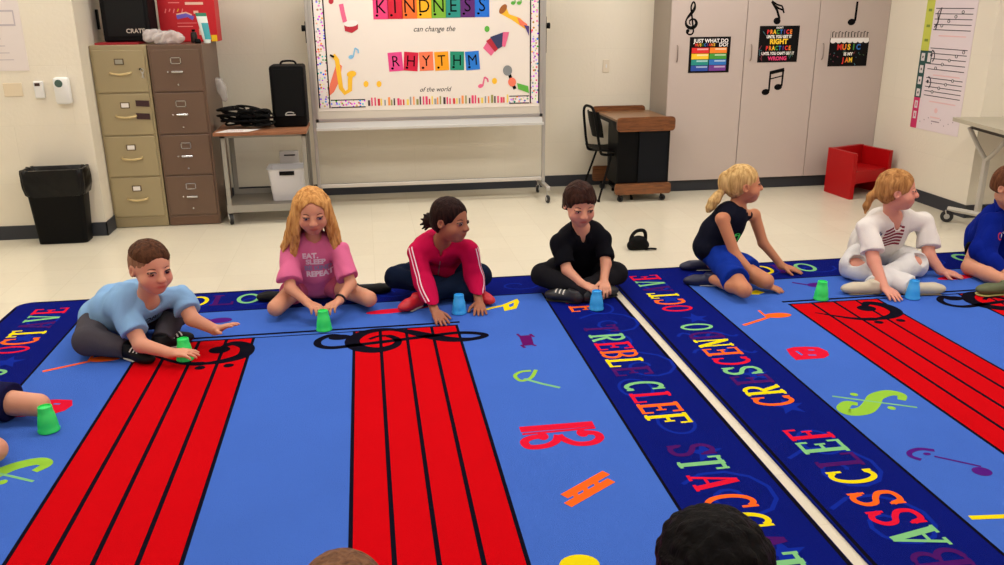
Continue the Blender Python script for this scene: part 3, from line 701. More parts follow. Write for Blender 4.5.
def shoe(g, q, m, msole, stripe=None, up=(0, 0, 1)):
    a, t = g.J['an'+q], g.J['to'+q]; s = g.s; d = (t-a).normalized(); u = Vector(up); u = (u-d*u.dot(d)).normalized(); l = d.cross(u)
    A = (d, l, u); hc = a-d*.015*s-u*.012*s; tc = t-u*.008*s
    B = Blob(.005); B.ell(hc, (.045*s, .034*s, .036*s), A, .02); B.ell(tc-d*.015*s, (.06*s, .039*s, .028*s), A, .03); B.cone(hc+u*.005, tc-d*.03*s, .034*s, .032*s, .02); B.cone(a, a+(a-t)*.05+u*.03*s, .033*s, .033*s, .015, cut=1)
    sp = (hc+tc)/2-u*.026*s; B.cut(sp, -u); B.cut((0, 0, .0138), (0, 0, -1)); o = B.bake('shoe', m, g.root)
    C = Blob(.005); C.cone(hc-d*.005, tc+d*.0*s, .04*s, .043*s, .01); C.ell(tc-d*.01*s, (.06*s, .045*s, .04*s), A, .02); C.cut(sp+u*.003, u); C.cut(sp-u*.014*s, -u); C.cut((0, 0, .0138), (0, 0, -1)); so = C.bake('sole', msole)
    so.parent = o; so.matrix_parent_inverse = Matrix.Identity(4)
    if stripe:
        b = MB(); tr = bvh(o)
        for i in range(3):
            c0 = hc.lerp(tc, .45+.16*i)
            pts = [c0+l*x*.03*s for x in np.linspace(-1, 1, 7)]; vs = []; ok = True
            for p in pts:
                for w_ in (-.004, .004):
                    h = tr.ray_cast(p+d*w_*s+u*.1, -u, .2)
                    vs.append((h[0]+u*.0015) if h[0] else p)
            b.add(vs, [(2*i_, 2*i_+1, 2*i_+3, 2*i_+2) for i_ in range(6)], stripe)
        la = b.build('lace'); la.parent = o; la.matrix_parent_inverse = Matrix.Identity(4)
    return o
def headpts(g): return g.hp, g.hh, g.H
def haircap(g, B, vol=.0, front=.30, low=-.12, back=-.30, forehead=.26):
    """short cap of hair over the skull: open at face and neck"""
    hp, hh, HA = g.hp, g.hh, g.H
    e = lambda x, y, z, r, k=.012, sub=False: B.ell(hp(x, y, z), tuple(q*hh for q in r), HA, k, sub)
    e(0, -.085, .125, (.372+vol, .442+vol, .395+vol)); e(0, -.2, -.1, (.31+vol, .28+vol, .26), .03)
    e(0, .46, -.10, (.40, .36, forehead+.19), .006, True)
    e(0, .15, -.42, (.6, .38, .36), .006, True)
    for q in (-1, 1): e(q*.42, -.04, -.08, (.14, .11, .13), .006, True)
# ------------------------------------------------------------------ the children
sk_a = skinmat('skin_fair', (212, 150, 122), (206, 104, 94)); sk_b = skinmat('skin_light', (208, 146, 116), (200, 104, 90)); sk_c = skinmat('skin_tan', (158, 100, 74), (156, 76, 62)); sk_d = skinmat('skin_pink', (216, 148, 126), (208, 98, 90))
sk_t = skinmat('skin_sunned', (196, 130, 94), (190, 96, 76))
h_brown = hairmat('hair_brown', (52, 30, 20), (92, 58, 38)); h_blond = hairmat('hair_honey_blonde', (158, 100, 48), (226, 172, 104), 55); h_dark = hairmat('hair_dark_brown', (18, 9, 9), (46, 26, 22)); h_mop = hairmat('hair_chestnut', (28, 15, 12), (64, 38, 30))
h_pony = hairmat('hair_light_blonde', (156, 116, 66), (226, 190, 128), 55); h_straw = hairmat('hair_strawberry', (130, 84, 44), (196, 144, 88), 55); h_black = hairmat('hair_black', (4, 3, 4), (14, 10, 10))
lash = mat('lash_dark', (60, 34, 30), .8); brow_b = mat('brow_brown', (88, 56, 44), .8); brow_l = mat('brow_light', (160, 108, 78), .8); brow_d = mat('brow_dark', (40, 24, 20), .8)
def cloth(n, c, **k): return mat(n, c, .9, bump=.25, bscale=220, spec=.08, **k)
# --- boy in light blue
g = person('boy in light blue T-shirt and grey trousers leaning over the leftmost red stave', dict(
    J=dict(pel=(-1.31, 4.22, .11), hipR=(-1.36, 4.16, .10), hipL=(-1.25, 4.27, .10), neck=at(147, 301, 4.02), head=at(151, 267, 3.93), shR=at(124, 312, 3.95), shL=at(181, 297, 4.08),
           elR=at(141, 345, 3.83), wrR=at(170, 353, 3.765), elL=at(192, 319, 3.98), wrL=at(216, 330, 3.98),
           knR=(-1.33, 3.94, .10), knL=(-.99, 4.17, .13), anR=(-1.16, 3.90, .06), toR=(-1.06, 3.83, .045), anL=(-1.02, 3.98, .06), toL=(-.93, 4.05, .05)),
    s=1.0, fat=1.12, face=(.62, -.78, -.16), hup=(.05, 0, 1), hs=1.08, skin=sk_a, brow=brow_b, iris=m_iris_d, gaze=1.0,
    handR=((.95, -.18, .02), (0, -.1, 1), .25), handL=((.75, -.3, .35), (-.5, .3, .8), .15)))
shirt(g, cloth('cotton_light_blue', (132, 172, 214), var=.05), sleeve=.62, loose=1.15, neck=.043, seed=1, amp=.0045)
trousers(g, cloth('charcoal_fabric', (74, 70, 76)), upto=2, seed=2, amp=.004)
m_shoe_k = mat('shoe_black', (12, 11, 14), .6, spec=.2); m_sole = mat('sole_white', (208, 204, 196), .6)
for q in 'RL': shoe(g, q, m_shoe_k, m_sole, m_sole)
B = Blob(.004); haircap(g, B, vol=-.018, forehead=.22); B.nz = folds(.0006, 160, 2)
B.cut(g.hp(0, 0, -.20), -g.H[2]); B.bake('hair', hairmat('hair_fade', (120, 84, 62), (160, 116, 90), 90), g.root)
B = Blob(.004); haircap(g, B, vol=-.004, forehead=.235); B.nz = folds(.001, 150, 2); B.cut(g.hp(0, 0, .22), -(g.H[2]+g.H[1]*.1)); B.bake('hair_top', h_brown, g.root)
m_ink = mat('shirt_print_navy', (22, 26, 58), .8)
fd = Vector((.45, -.8, -.3)).normalized(); uu = Vector((0, 0, 1)).cross(fd).normalized(); o_ = Vector((-1.045, 4.025, .165))
decal('shirt_print', [textitem('ROBLOX', 0, 0, .046, m_ink, shear=.2, bold=.03)], o_, (uu+Vector((0, 0, .28))), fd.cross(uu), g.stree, g.root, far=.06)
# --- girl in pink
g = person('girl with long honey blonde hair in a pink T-shirt, both hands on a green cup', dict(
    J=dict(pel=(-.335, 4.62, .11), hipR=(-.42, 4.59, .10), hipL=(-.25, 4.60, .10), neck=at(313, 238, 4.5), head=at(312, 211, 4.42), shR=at(289, 251, 4.5), shL=at(339, 249, 4.5),
           elR=at(290, 288, 4.36), wrR=at(308, 303, 4.25), elL=at(351, 284, 4.38), wrL=at(339, 301, 4.26),
           knR=(-.52, 4.30, .08), knL=(-.04, 4.36, .08), anR=(-.47, 4.58, .05), toR=(-.62, 4.64, .04), anL=(-.12, 4.62, .05), toL=(.05, 4.67, .04)),
    s=.96, face=(.10, -1, -.30), hs=1.03, skin=sk_b, brow=brow_b, eye=.024, iris=m_iris_b, handR=((.5, -.8, -.05), (.1, 0, 1), .5), handL=((-.5, -.8, -.05), (-.1, 0, 1), .5)))
shirt(g, cloth('cotton_pink', (220, 110, 152), var=.05), sleeve=.8, loose=1.7, neck=.05, seed=4, amp=.005)
trousers(g, cloth('shorts_pink', (196, 92, 120)), upto=.3, seed=5)
for q in 'RL': shoe(g, q, m_shoe_k, m_sole)
m_pr = mat('shirt_print_white', (238, 214, 224), .8); m_pr2 = mat('shirt_print_grey_blue', (150, 138, 176), .8)
o_ = at(317, 272, 4.35); uu = Vector((1, 0, 0))
decal('shirt_print', [textitem('EAT.', -.035, .048, .042, m_pr, bold=.05), textitem('SLEEP', -.01, .010, .042, m_pr, bold=.05), textitem('BE KIND', 0, -.028, .038, m_pr2, bold=.05), textitem('REPEAT', .006, -.064, .042, m_pr, bold=.05)], o_, uu, Vector((0, -.15, 1)), g.stree, g.root)
b = MB(); d = (g.J['wrL']-g.J['elL']).normalized(); c = g.J['wrL']-d*.02; a1 = d.orthogonal().normalized(); a2 = d.cross(a1)
b.tube([c+(a1*math.cos(t)+a2*math.sin(t))*.026 for t in [i*math.pi/10 for i in range(20)]], .006, mat('rubber_black', (18, 18, 22), .4), closed=True); attach(b.build('wristband', smooth=True), g.root)
B = Blob(.004); haircap(g, B, vol=.012, forehead=.27)
rr = random.Random(5); hp = g.hp
for i in range(34):
    a = math.radians(42+rr.uniform(-3, 3)+i*(276/33)); sx, sy = math.sin(a), -math.cos(a)*-1
    # a measured from the face centre round the head
    x, y = math.sin(a), math.cos(a)
    n = 9; pts = []; ph = rr.uniform(0, 6); L = rr.uniform(1.15, 1.42)
    for j in range(n):
        t = j/(n-1); w = .035*math.sin(t*9+ph)*t
        rx = .34+.12*min(1, t*2)+(.26 if x > 0 else .18)*t*t+w; ry = .38+.06*min(1, t*1.8)+w
        z = .22-t*L; pts.append(hp(x*rx, y*ry*(1 if y < 0 else .72)-.06, z))
    B.chain(pts, [(.075-.045*(j/(n-1))**1.5)*g.hh for j in range(n)], .004)
B.nz = folds(.0012, 130, 6); g.haird = B
B.ell(hp(.03, .50, -.12), (.235*g.hh, .50*g.hh, .53*g.hh), g.H, .006, True); B.cone(hp(.04, .3, .47), hp(.02, -.25, .56), .016*g.hh, .01*g.hh, .01, sub=True)
B.bake('hair', h_blond, g.root)
# --- girl in magenta jacket
g = person('girl in a magenta jacket with white sleeve stripes, dark hair tied back', dict(
    J=dict(pel=(.35, 4.70, .11), neck=at(441, 243, 4.46), head=at(451, 220, 4.36), shR=at(416, 252, 4.47), shL=at(469, 249, 4.42),
           elR=at(424, 283, 4.34), wrR=fl(435, 311, .055), elL=at(474, 276, 4.42), wrL=fl(479, 302, .05),
           knR=at(396, 277, 4.53), knL=at(481, 275, 4.50), anL=fl(418, 299, .06), toL=fl(405, 305, .05), anR=fl(478, 294, .06), toR=fl(488, 298, .05)),
    s=1.0, face=(.78, -.62, -.12), hup=(.08, 0, 1), hs=1.04, skin=sk_c, brow=brow_d, gaze=1.2, handR=((.25, -.85, -.25), (0, -.2, 1), .1), handL=((-.05, -.9, -.2), (0, -.2, 1), .15)))
m_mag = cloth('fleece_magenta', (186, 14, 68), var=.06)
shirt(g, m_mag, full=True, loose=1.3, neck=.05, vneck=.05, seed=7, amp=.005, name='jacket', hem=.09)
trousers(g, cloth('denim_dark', (16, 28, 50), var=.15), upto=2, seed=8, amp=.004, name='jeans')
m_rs = mat('shoe_red', (190, 16, 34), .5)
for q in 'RL': shoe(g, q, m_rs, m_sole)
m_st = mat('stripe_white', (232, 200, 214), .7)
for q, sd in (('R', Vector((-.45, -.9, .25))), ('L', Vector((.75, -.65, .2)))):
    sleeve_stripe('sleeve_stripe', [g.J['sh'+q].lerp(g.J['el'+q], -.05), g.J['el'+q], g.J['el'+q].lerp(g.J['wr'+q], .8)], sd, (-.009, .009), .007, g.stree, m_st, g.root)
b = MB(); zp = []
for t in np.linspace(.1, .75, 12):
    p = g.J['neck'].lerp(g.J['pel'], float(t)*.6+.08); h = g.stree.ray_cast(p+g.fwd*.25, -g.fwd, .4)
    if h[0]: zp.append(h[0]+g.fwd*.001)
if len(zp) > 1: b.tube(zp, .0035, mat('zip_metal', (180, 150, 160), .35, .6), 6); attach(b.build('zip'), g.root)
B = Blob(.004); haircap(g, B, vol=0, forehead=.22); hp = g.hp
B.ell(hp(-.02, -.55, -.14), (.20*g.hh, .17*g.hh, .17*g.hh), g.H, .01)
for i in range(9):
    a = i*.7; B.cone(hp(.12*math.cos(a), -.6+.05*math.sin(a*2), -.14+.13*math.sin(a)), hp(.2*math.cos(a+.4), -.68, -.2+.2*math.sin(a+.5)), .04*g.hh, .02*g.hh, .004)
B.cone(hp(0, .30, .46), hp(0, -.2, .56), .012*g.hh, .008*g.hh, .01, sub=True); B.nz = folds(.0008, 120, 1); B.bake('hair', h_dark, g.root)
# --- boy in black
g = person('boy in a black polo shirt, cross-legged behind the gap between the rugs', dict(
    J=dict(pel=(1.20, 4.68, .11), neck=at(581, 230, 4.50), head=at(580, 204, 4.40), shR=at(559, 243, 4.50), shL=at(603, 240, 4.50),
           elR=at(567, 270, 4.40), wrR=at(582, 284, 4.31), elL=at(606, 264, 4.40), wrL=at(604, 280, 4.33),
           knR=at(541, 275, 4.47), knL=at(617, 273, 4.47), anL=fl(573, 295, .055), toL=fl(552, 293, .05), anR=fl(590, 293, .06), toR=fl(612, 289, .05)),
    s=.97, face=(.06, -1, -.34), hs=1.04, skin=sk_a, brow=brow_d, eye=.022, handR=((.75, -.5, -.25), (0, -.2, 1), .6), handL=((-.1, -.8, -.4), (0, -.3, 1), .6)))
m_pb = cloth('pique_black', (14, 14, 20), var=.08)
shirt(g, m_pb, sleeve=.8, loose=1.4, neck=.05, vneck=.06, seed=9, amp=.005, name='polo_shirt')
trousers(g, cloth('dark_grey_fabric', (28, 27, 31)), upto=2, seed=10, amp=.004)
for q in 'RL': shoe(g, q, mat('shoe_charcoal', (30, 30, 34), .5), mat('sole_black', (24, 24, 24), .6), m_sole if q == 'L' else None)
B = Blob(.004)                                               # open collar
u, f, r = g.up, g.fwd, g.side; nk = g.J['neck']
for q in (-1, 1): B.chain([nk+r*q*.045-f*.035+u*.028, nk+r*q*.052+f*.015+u*.02, nk+r*q*.035+f*.06-u*.005, nk+r*q*.03+f*.075-u*.03], [.011, .012, .013, .009], .004)
B.chain([nk+r*.045-f*.035+u*.028, nk-f*.055+u*.032, nk-r*.045-f*.035+u*.028], [.011, .012, .011], .004); B.bake('collar', m_pb, g.root)
B = Blob(.004); haircap(g, B, vol=-.004, forehead=.25); hp = g.hp; rr = random.Random(8)
for i in range(26):
    a = math.radians(-75+i*6+rr.uniform(-4, 4)); x, y = math.sin(a), math.cos(a)
    B.cone(hp(x*.2, y*.2-.08, .41), hp(x*.335+rr.uniform(-.03, .03), y*.39-.06, .27+abs(x)*-.12+rr.uniform(-.05, .04)), .05*g.hh, .022*g.hh, .012)
for i in range(22):
    a = math.radians(85+i*9+rr.uniform(-4, 4)); x, y = math.sin(a), math.cos(a)
    B.cone(hp(x*.34, y*.40-.06, .12), hp(x*.35+rr.uniform(-.02, .03), y*.43-.06, -.14+rr.uniform(-.1, .05)), .05*g.hh, .02*g.hh, .008)
B.nz = folds(.0012, 110, 3); B.bake('hair', h_mop, g.root)
# --- girl kneeling
g = person('girl with blonde ponytail in a black sleeveless top and blue shorts, kneeling', dict(
    J=dict(pel=(1.99, 4.64, .17), hipR=(2.01, 4.55, .15), hipL=(2.02, 4.71, .15), neck=at(738, 211, 4.60), head=at(744, 184, 4.58), shR=at(722, 219, 4.49), shL=at(754, 215, 4.70),
           elR=at(735, 254, 4.43), wrR=fl(762, 284, .055), elL=at(763, 243, 4.66), wrL=fl(782, 266, .055),
           knR=fl(744, 290, .08), knL=fl(766, 281, .08), anR=(1.92, 4.45, .055), toR=(1.82, 4.50, .04), anL=(2.02, 4.74, .055), toL=(1.9, 4.78, .04)),
    s=.98, face=(.98, -.14, .0), hs=1.03, skin=sk_t, brow=brow_l, iris=m_iris_b, gaze=0, handR=((.75, -.35, -.22), (0, -.1, 1), .1), handL=((.85, -.25, -.22), (0, -.1, 1), .1)))
shirt(g, cloth('jersey_charcoal', (18, 20, 34), var=.06), tank=True, loose=1.0, neck=.046, vneck=.025, seed=11, amp=.004, name='sleeveless_top', hem=.1)
trousers(g, cloth('athletic_blue', (16, 48, 146), var=.2, vscale=30), upto=.72, seed=12, amp=.005, loose=1.15, name='shorts')
for q in 'RL': shoe(g, q, mat('shoe_navy', (20, 24, 60), .5), m_sole)
o_ = at(741, 240, 4.5); uu = Vector((.55, -.83, 0)); m_gr = mat('shirt_print_green', (60, 200, 80), .8)
decal('shirt_print', [textitem('GO', 0, 0, .06, m_gr, bold=.08)], o_+Vector((.03, 0, 0)), Vector((.5, .86, 0)), (0, 0, 1), g.stree, g.root)
B = Blob(.004); haircap(g, B, vol=-.012, forehead=.23); hp = g.hp
B.ell(hp(0, -.5, .06), (.14*g.hh, .16*g.hh, .26*g.hh), g.H, .02)
for i in range(9):
    a = i*.7; ox, oy = .05*math.cos(a), .05*math.sin(a)
    B.chain([hp(ox, -.52+oy, -.15), hp(ox*1.6, -.62+oy, -.26), hp(ox*2.2, -.72+oy*1.5, -.42), hp(ox*2, -.80+oy*1.3, -.58), hp(ox, -.84+oy, -.70)], [.05*g.hh, .065*g.hh, .075*g.hh, .055*g.hh, .02*g.hh], .004)
B.nz = folds(.001, 120, 4); B.bake('hair', h_pony, g.root)
b = MB(); b.tube([hp(.075*math.cos(t), -.53+.075*math.sin(t), -.17) for t in [i*math.pi/9 for i in range(18)]], .008, mat('hair_tie_black', (20, 18, 20), .7), closed=True); attach(b.build('hair_tie', smooth=True), g.root)
# --- girl in white with flag
g = person('child in a white T-shirt printed with a striped flag and white torn trousers', dict(
    J=dict(pel=(3.05, 4.62, .12), neck=at(891, 218, 4.47), head=at(898, 190, 4.40), shR=at(866, 227, 4.38), shL=at(925, 222, 4.52),
           elR=at(874, 262, 4.25), wrR=fl(884, 287, .06), elL=at(929, 256, 4.42), wrL=at(941, 271, 4.36),
           knR=at(853, 266, 4.42), knL=at(913, 264, 4.42), anL=fl(873, 286, .055), toL=fl(849, 287, .05), anR=fl(912, 287, .055), toR=fl(938, 287, .05)),
    s=1.02, fat=1.14, face=(.88, -.42, -.02), hs=1.05, skin=sk_d, brow=brow_l, eye=.02, handR=((.08, -.9, -.25), (0, -.2, 1), .15), handL=((.85, -.3, -.18), (0, -.2, 1), .12)))
shirt(g, cloth('cotton_white', (226, 220, 214)), sleeve=.72, loose=1.25, neck=.05, vneck=.035, seed=13, amp=.005)
g.tm = cloth('white_denim', (218, 216, 214))
_B = Blob.bake
def _holes(self, name, *a, **k):
    for q in 'RL':
        kn = g.J['kn'+q]; self.ell(kn+Vector((0, -.055, .045)), (.06, .055, .04), None, .004, True)
    return _B(self, name, *a, **k)
Blob.bake = _holes; trousers(g, g.tm, upto=2, seed=14, amp=.005, loose=1.1); Blob.bake = _B
for q in 'RL': shoe(g, q, mat('shoe_cream', (196, 186, 164), .6), mat('sole_tan', (150, 136, 110), .7))
o_ = at(901, 242, 4.32); m_fr = mat('flag_print_red', (128, 24, 48), .8); m_fb = mat('flag_print_blue', (40, 58, 120), .8)
wp = lambda x, y: (x, y+.008*math.sin(x*45)+x*.12)
its = []
for i in range(6):
    p, f = quadgrid(-.07 if i > 2 else -.04, .04-i*.022, .09, .053-i*.022, 12, 1, wp); its.append((p, f, m_fr))
for i in range(3): p, f = quadgrid(-.105+i*.018, -.07+i*.02, -.093+i*.018, .055-i*.01, 2, 4, wp); its.append((p, f, m_fb))
decal('flag_print', its, o_, (1, .12, 0), (0, -.1, 1), g.stree, g.root)
B = Blob(.004); haircap(g, B, vol=.0, forehead=.21); hp = g.hp
B.chain([hp(0, -.42, -.05), hp(0, -.58, -.2), hp(.02, -.66, -.45), hp(.03, -.66, -.62)], [.1*g.hh, .09*g.hh, .07*g.hh, .03*g.hh], .02); B.nz = folds(.001, 120, 5); B.bake('hair', h_straw, g.root)
# --- boy in blue at the right edge
g = person('boy in a royal blue sweatshirt at the right edge of the rugs', dict(
    J=dict(pel=(3.86, 4.62, .11), neck=at(1012, 213, 4.47), head=at(1012, 187, 4.40), shR=at(991, 224, 4.44), shL=at(1050, 222, 4.42),
           elR=at(983, 252, 4.36), wrR=at(1003, 272, 4.20), elL=at(1062, 255, 4.35), wrL=at(1040, 276, 4.2),
           knR=at(970, 267, 4.36), knL=at(1054, 268, 4.35), anL=fl(1006, 287, .055), toL=fl(984, 288, .055), anR=fl(1022, 288, .06), toR=fl(1046, 286, .05)),
    s=1.02, fat=1.08, face=(.34, -.9, -.3), hs=1.05, skin=sk_b, brow=brow_b, handR=((.6, -.7, -.2), (0, -.2, 1), .5), handL=((-.6, -.7, -.2), (0, -.2, 1), .5)))
m_rb = cloth('fleece_royal_blue', (8, 30, 128), var=.06)
shirt(g, m_rb, full=True, loose=2.1, neck=.05, seed=15, amp=.006, name='sweatshirt')
trousers(g, cloth('shorts_black', (14, 13, 18)), upto=.3, seed=16, loose=1.0, name='shorts')
for q in 'RL': shoe(g, q, mat('shoe_olive', (84, 92, 60), .6), mat('sole_yellow', (206, 196, 120), .6))
B = Blob(.005); u, f, r = g.up, g.fwd, g.side; nk = g.J['neck']
B.chain([nk+r*.05+f*.05-u*.01, nk+r*.08-f*.01+u*.02, nk+r*.05-f*.075+u*.03, nk-f*.095+u*.02, nk-r*.05-f*.075+u*.03, nk-r*.08-f*.01+u*.02, nk-r*.05+f*.05-u*.01], [.015, .024, .032, .038, .032, .024, .015], .012); B.bake('hood', m_rb, g.root)
o_ = at(1009, 238, 4.3); m_lw = mat('logo_white', (230, 230, 235), .7); m_lr = mat('logo_red', (200, 30, 50), .7)
decal('chest_logo', [textitem('hampion', .045, 0, .034, m_lw, shear=.2, bold=.03)]+[([(-.022+(.016+w)*math.cos(a), (.016+w)*math.sin(a)) for w in (0, .007) for a in [math.radians(50+i*26) for i in range(11)]], [(i, i+1, i+12, i+11) for i in range(10)], m_lr)], o_, (1, .05, 0), (0, 0, 1), g.stree, g.root)
B = Blob(.004); haircap(g, B, vol=.005, forehead=.22); B.cut(g.hp(0, 0, -.2), -g.H[2]); B.nz = folds(.001, 120, 6); B.bake('hair', hairmat('hair_auburn', (70, 40, 26), (120, 76, 50)), g.root)
# --- child at the left edge
g = person('child in navy shorts, a bare knee beside the nearest green cup', dict(
    J=dict(pel=(-1.80, 3.36, .11), hipR=(-1.78, 3.28, .10), hipL=(-1.78, 3.44, .10), neck=(-1.79, 3.34, .44), head=(-1.77, 3.32, .57), shR=(-1.80, 3.20, .40), shL=(-1.79, 3.48, .40),
           elR=(-1.86, 3.10, .22), wrR=(-1.82, 2.98, .06), elL=(-1.88, 3.58, .22), wrL=(-1.84, 3.68, .08),
           knR=fl(-6, 450, .075), knL=fl(38, 405, .08), anR=(-1.62, 3.25, .05), toR=(-1.70, 3.32, .045), anL=(-1.60, 3.38, .06), toL=(-1.66, 3.28, .05)),
    s=1.0, face=(1, 0, 0), skin=sk_a, brow=brow_b, handR=((.9, .2, -.2), (0, 0, 1), .3), handL=((.9, -.1, -.2), (0, 0, 1), .3)))
shirt(g, cloth('cotton_grey', (120, 124, 130)), sleeve=.7, loose=1.3, seed=17)
m_nv = cloth('shorts_navy', (24, 24, 62)); trousers(g, m_nv, upto=.74, seed=18, loose=1.1, name='shorts')
for q in 'RL': shoe(g, q, m_shoe_k, m_sole)
B = Blob(.005); haircap(g, B); B.bake('hair', h_brown, g.root)
# --- the two heads nearest the camera, seen from behind
def near_child(label, px, py, k, col, hm, style, fac=(0, 1, -.05)):
    hc = Vector((0, 0, CAM_H))+ray(px, py)*k; x, y, z = hc
    g = person(label, dict(J=dict(pel=(x, y-.06, .11), neck=(x, y-.03, z-.155), head=hc, shR=(x+.135, y-.04, z-.21), shL=(x-.135, y-.04, z-.21),
        elR=(x+.19, y+.02, z-.40), wrR=(x+.12, y+.17, .17), elL=(x-.19, y+.02, z-.40), wrL=(x-.12, y+.17, .17),
        knR=(x+.27, y+.14, .11), knL=(x-.27, y+.14, .11), anR=(x-.02, y+.20, .055), toR=(x-.14, y+.24, .05), anL=(x+.02, y+.13, .06), toL=(x+.14, y+.20, .05)),
        s=1.0, face=fac, hs=1.03, skin=sk_c if style == 'curly' else sk_a, brow=brow_d, handR=((-.3, .9, -.2), (0, 0, 1), .4), handL=((.3, .9, -.2), (0, 0, 1), .4)))
    shirt(g, cloth('near_shirt_'+style, col), sleeve=.8, loose=1.4, seed=20); trousers(g, cloth('near_trousers_'+style, (50, 52, 66)), upto=2, seed=21)
    for q in 'RL': shoe(g, q, m_shoe_k, m_sole)
    B = Blob(.005)
    if style == 'curly':
        haircap(g, B, vol=.07, forehead=.2); rr = random.Random(3)
        for i in range(420):
            a, e = rr.uniform(0, 6.28), rr.uniform(-.5, 1.5); x_, y_, z_ = math.cos(a)*math.cos(e), math.sin(a)*math.cos(e), math.sin(e)
            if y_ > .55 and z_ < .45: continue
            B.ball(g.hp(x_*.425, y_*.49-.085, .115+z_*.44), rr.uniform(.028, .05)*g.hh, .006)
        B.nz = folds(.0015, 140, 7)
    else: haircap(g, B, vol=.01); B.nz = folds(.001, 120, 8)
    B.bake('hair', hm, g.root)
near_child('child seen from behind, black curly crown in front of the letters', 710, 576, 1.56, (60, 60, 70), h_black, 'curly')
near_child('child seen from behind, brown hair at the near end of the red stave', 343, 612, 1.55, (90, 110, 90), hairmat('hair_light_brown', (84, 56, 40), (140, 100, 72)), 'short')
# ------------------------------------------------------------------ furniture
m_blk = mat('black_plastic', (6, 6, 7), .55, spec=.12); m_blkm = mat('black_metal', (8, 8, 9), .5, spec=.12); m_chrome = mat('chrome', (200, 200, 200), .2, .9); m_alu = mat('aluminium', (190, 188, 184), .35, .8)
m_grey = mat('grey_enamel', (150, 146, 136), .4, .1); m_rubber = mat('rubber_wheel', (22, 22, 24), .6); m_paper = mat('paper_white', (226, 220, 214), .8)
def caster(root, x, y, ztop, r=.04, w=.022, name='caster', yaw=.3, metal=None):
    m_alu = metal or MATS['aluminium']
    b = MB(); c, s = math.cos(yaw), math.sin(yaw); ax = Vector((c, s, 0)); o = Vector((x, y, r))
    b.lathe([(.004, -w/2), (r*.92, -w/2), (r, -w/4), (r, w/4), (r*.92, w/2), (.004, w/2)], o, m_rubber, ax, 20)
    b.lathe([(.003, -w/2-.003), (r*.45, -w/2-.003), (r*.45, w/2+.003), (.003, w/2+.003)], o, m_alu, ax, 14)
    for q in (-1, 1): b.tube([o+ax*q*(w/2+.004), o+ax*q*(w/2+.004)+Vector((-s*.012, c*.012, r*.9)), Vector((x-s*.012, y+c*.012, r*1.95))+ax*q*.006], .004, m_alu, 6)
    b.tube([(x-s*.012, y+c*.012, r*1.8), (x-s*.012, y+c*.012, ztop)], .008, m_alu, 10)
    o = b.build(name, smooth=True); attach(o, root); return o
def P_(root, b, name, smooth=False, auto=None): return attach(b.build(name, smooth=smooth, auto=auto), root)
# --- filing cabinets
def cabinet(x0, x1, label, m, md, lab, extra):
    y, d, h = 6.56, .66, 1.32; root = empty('filing_cabinet', ((x0+x1)/2, y+d/2, 0), label, 'filing cabinet', 'filing cabinets side by side')
    b = MB(); b.rbox((x0, y, 0.002), (x1, y+d, h), m, .006); P_(root, b, 'body')
    w = x1-x0
    for i in range(4):
        z0 = .085+i*.303; z1 = z0+.292
        b = MB(); b.rbox((x0+.018, y-.012, z0), (x1-.018, y+.002, z1), m, .004); dr = P_(root, b, 'drawer')
        def sub(b, n, **k): o = b.build(n, **k); o.parent = dr; return o
        cx = x0+w*.5; zc = z0+.192
        if lab == 'tan':
            b = MB(); b.box((cx-.032, y-.016, zc+.0), (cx+.032, y-.0115, zc+.042), mat('label_frame_brown', (92, 74, 50), .5)); b.box((cx-.025, y-.018, zc+.006), (cx+.025, y-.0155, zc+.036), m_paper if i < 3 else mat('label_grey', (150, 146, 130), .7)); sub(b, 'label_holder')
            b = MB(); hz = zc-.055; b.tube(spline([(cx-.07, y-.012, hz), (cx-.055, y-.034, hz-.004), (cx, y-.040, hz-.010), (cx+.055, y-.034, hz-.004), (cx+.07, y-.012, hz)], 4), .0075, mat('brass_pull', (212, 190, 140), .3, .6), 8); sub(b, 'handle', smooth=True)
        else:
            b = MB()
            for q in ((-.036, 0, .036, .006), (-.036, .040, .036, .046), (-.036, 0, -.030, .046), (.030, 0, .036, .046)): b.box((cx+q[0], y-.017, zc+q[1]), (cx+q[2], y-.0115, zc+q[3]), m_chrome)
            sub(b, 'label_holder')
            b = MB(); b.rbox((cx-.036, y-.034, zc-.062), (cx+.044, y-.012, zc-.047), m_chrome, .004); b.lathe([(.003, 0), (.006, .001), (.006, .006)], (cx-.062, y-.018, zc-.055), m_chrome, (0, 1, 0), 10); sub(b, 'handle')
            b = MB(); b.lathe([(.0065, -.004), (.0065, .006)], (cx, y-.0135, zc-.145), m_chrome, (0, 1, 0), 12); sub(b, 'lock')
    b = MB(); b.rbox((x0+.01, y-.004, .004), (x1-.01, y+.01, .07), md, .003); P_(root, b, 'plinth')
    if lab == 'tan': b = MB(); b.lathe([(.009, -.004), (.009, .006)], (x0+w*.86, y-.0135, .085+3*.303+.16), m_blk, (0, 1, 0), 12); P_(root, b, 'lock')
    return root
cabinet(-1.897, -1.515, 'tan four-drawer filing cabinet with brass pulls, against the wall corner', mat('enamel_tan', (158, 143, 108), .38, bump=.05, bscale=200), mat('enamel_tan_dark', (146, 131, 98), .4), 'tan', 0)
cabinet(-1.508, -1.135, 'brown four-drawer filing cabinet with chrome label frames, next to the wooden-topped cart', mat('enamel_brown', (102, 78, 62), .38, bump=.05, bscale=200), mat('enamel_brown_dark', (100, 72, 54), .4), 'brown', 0)
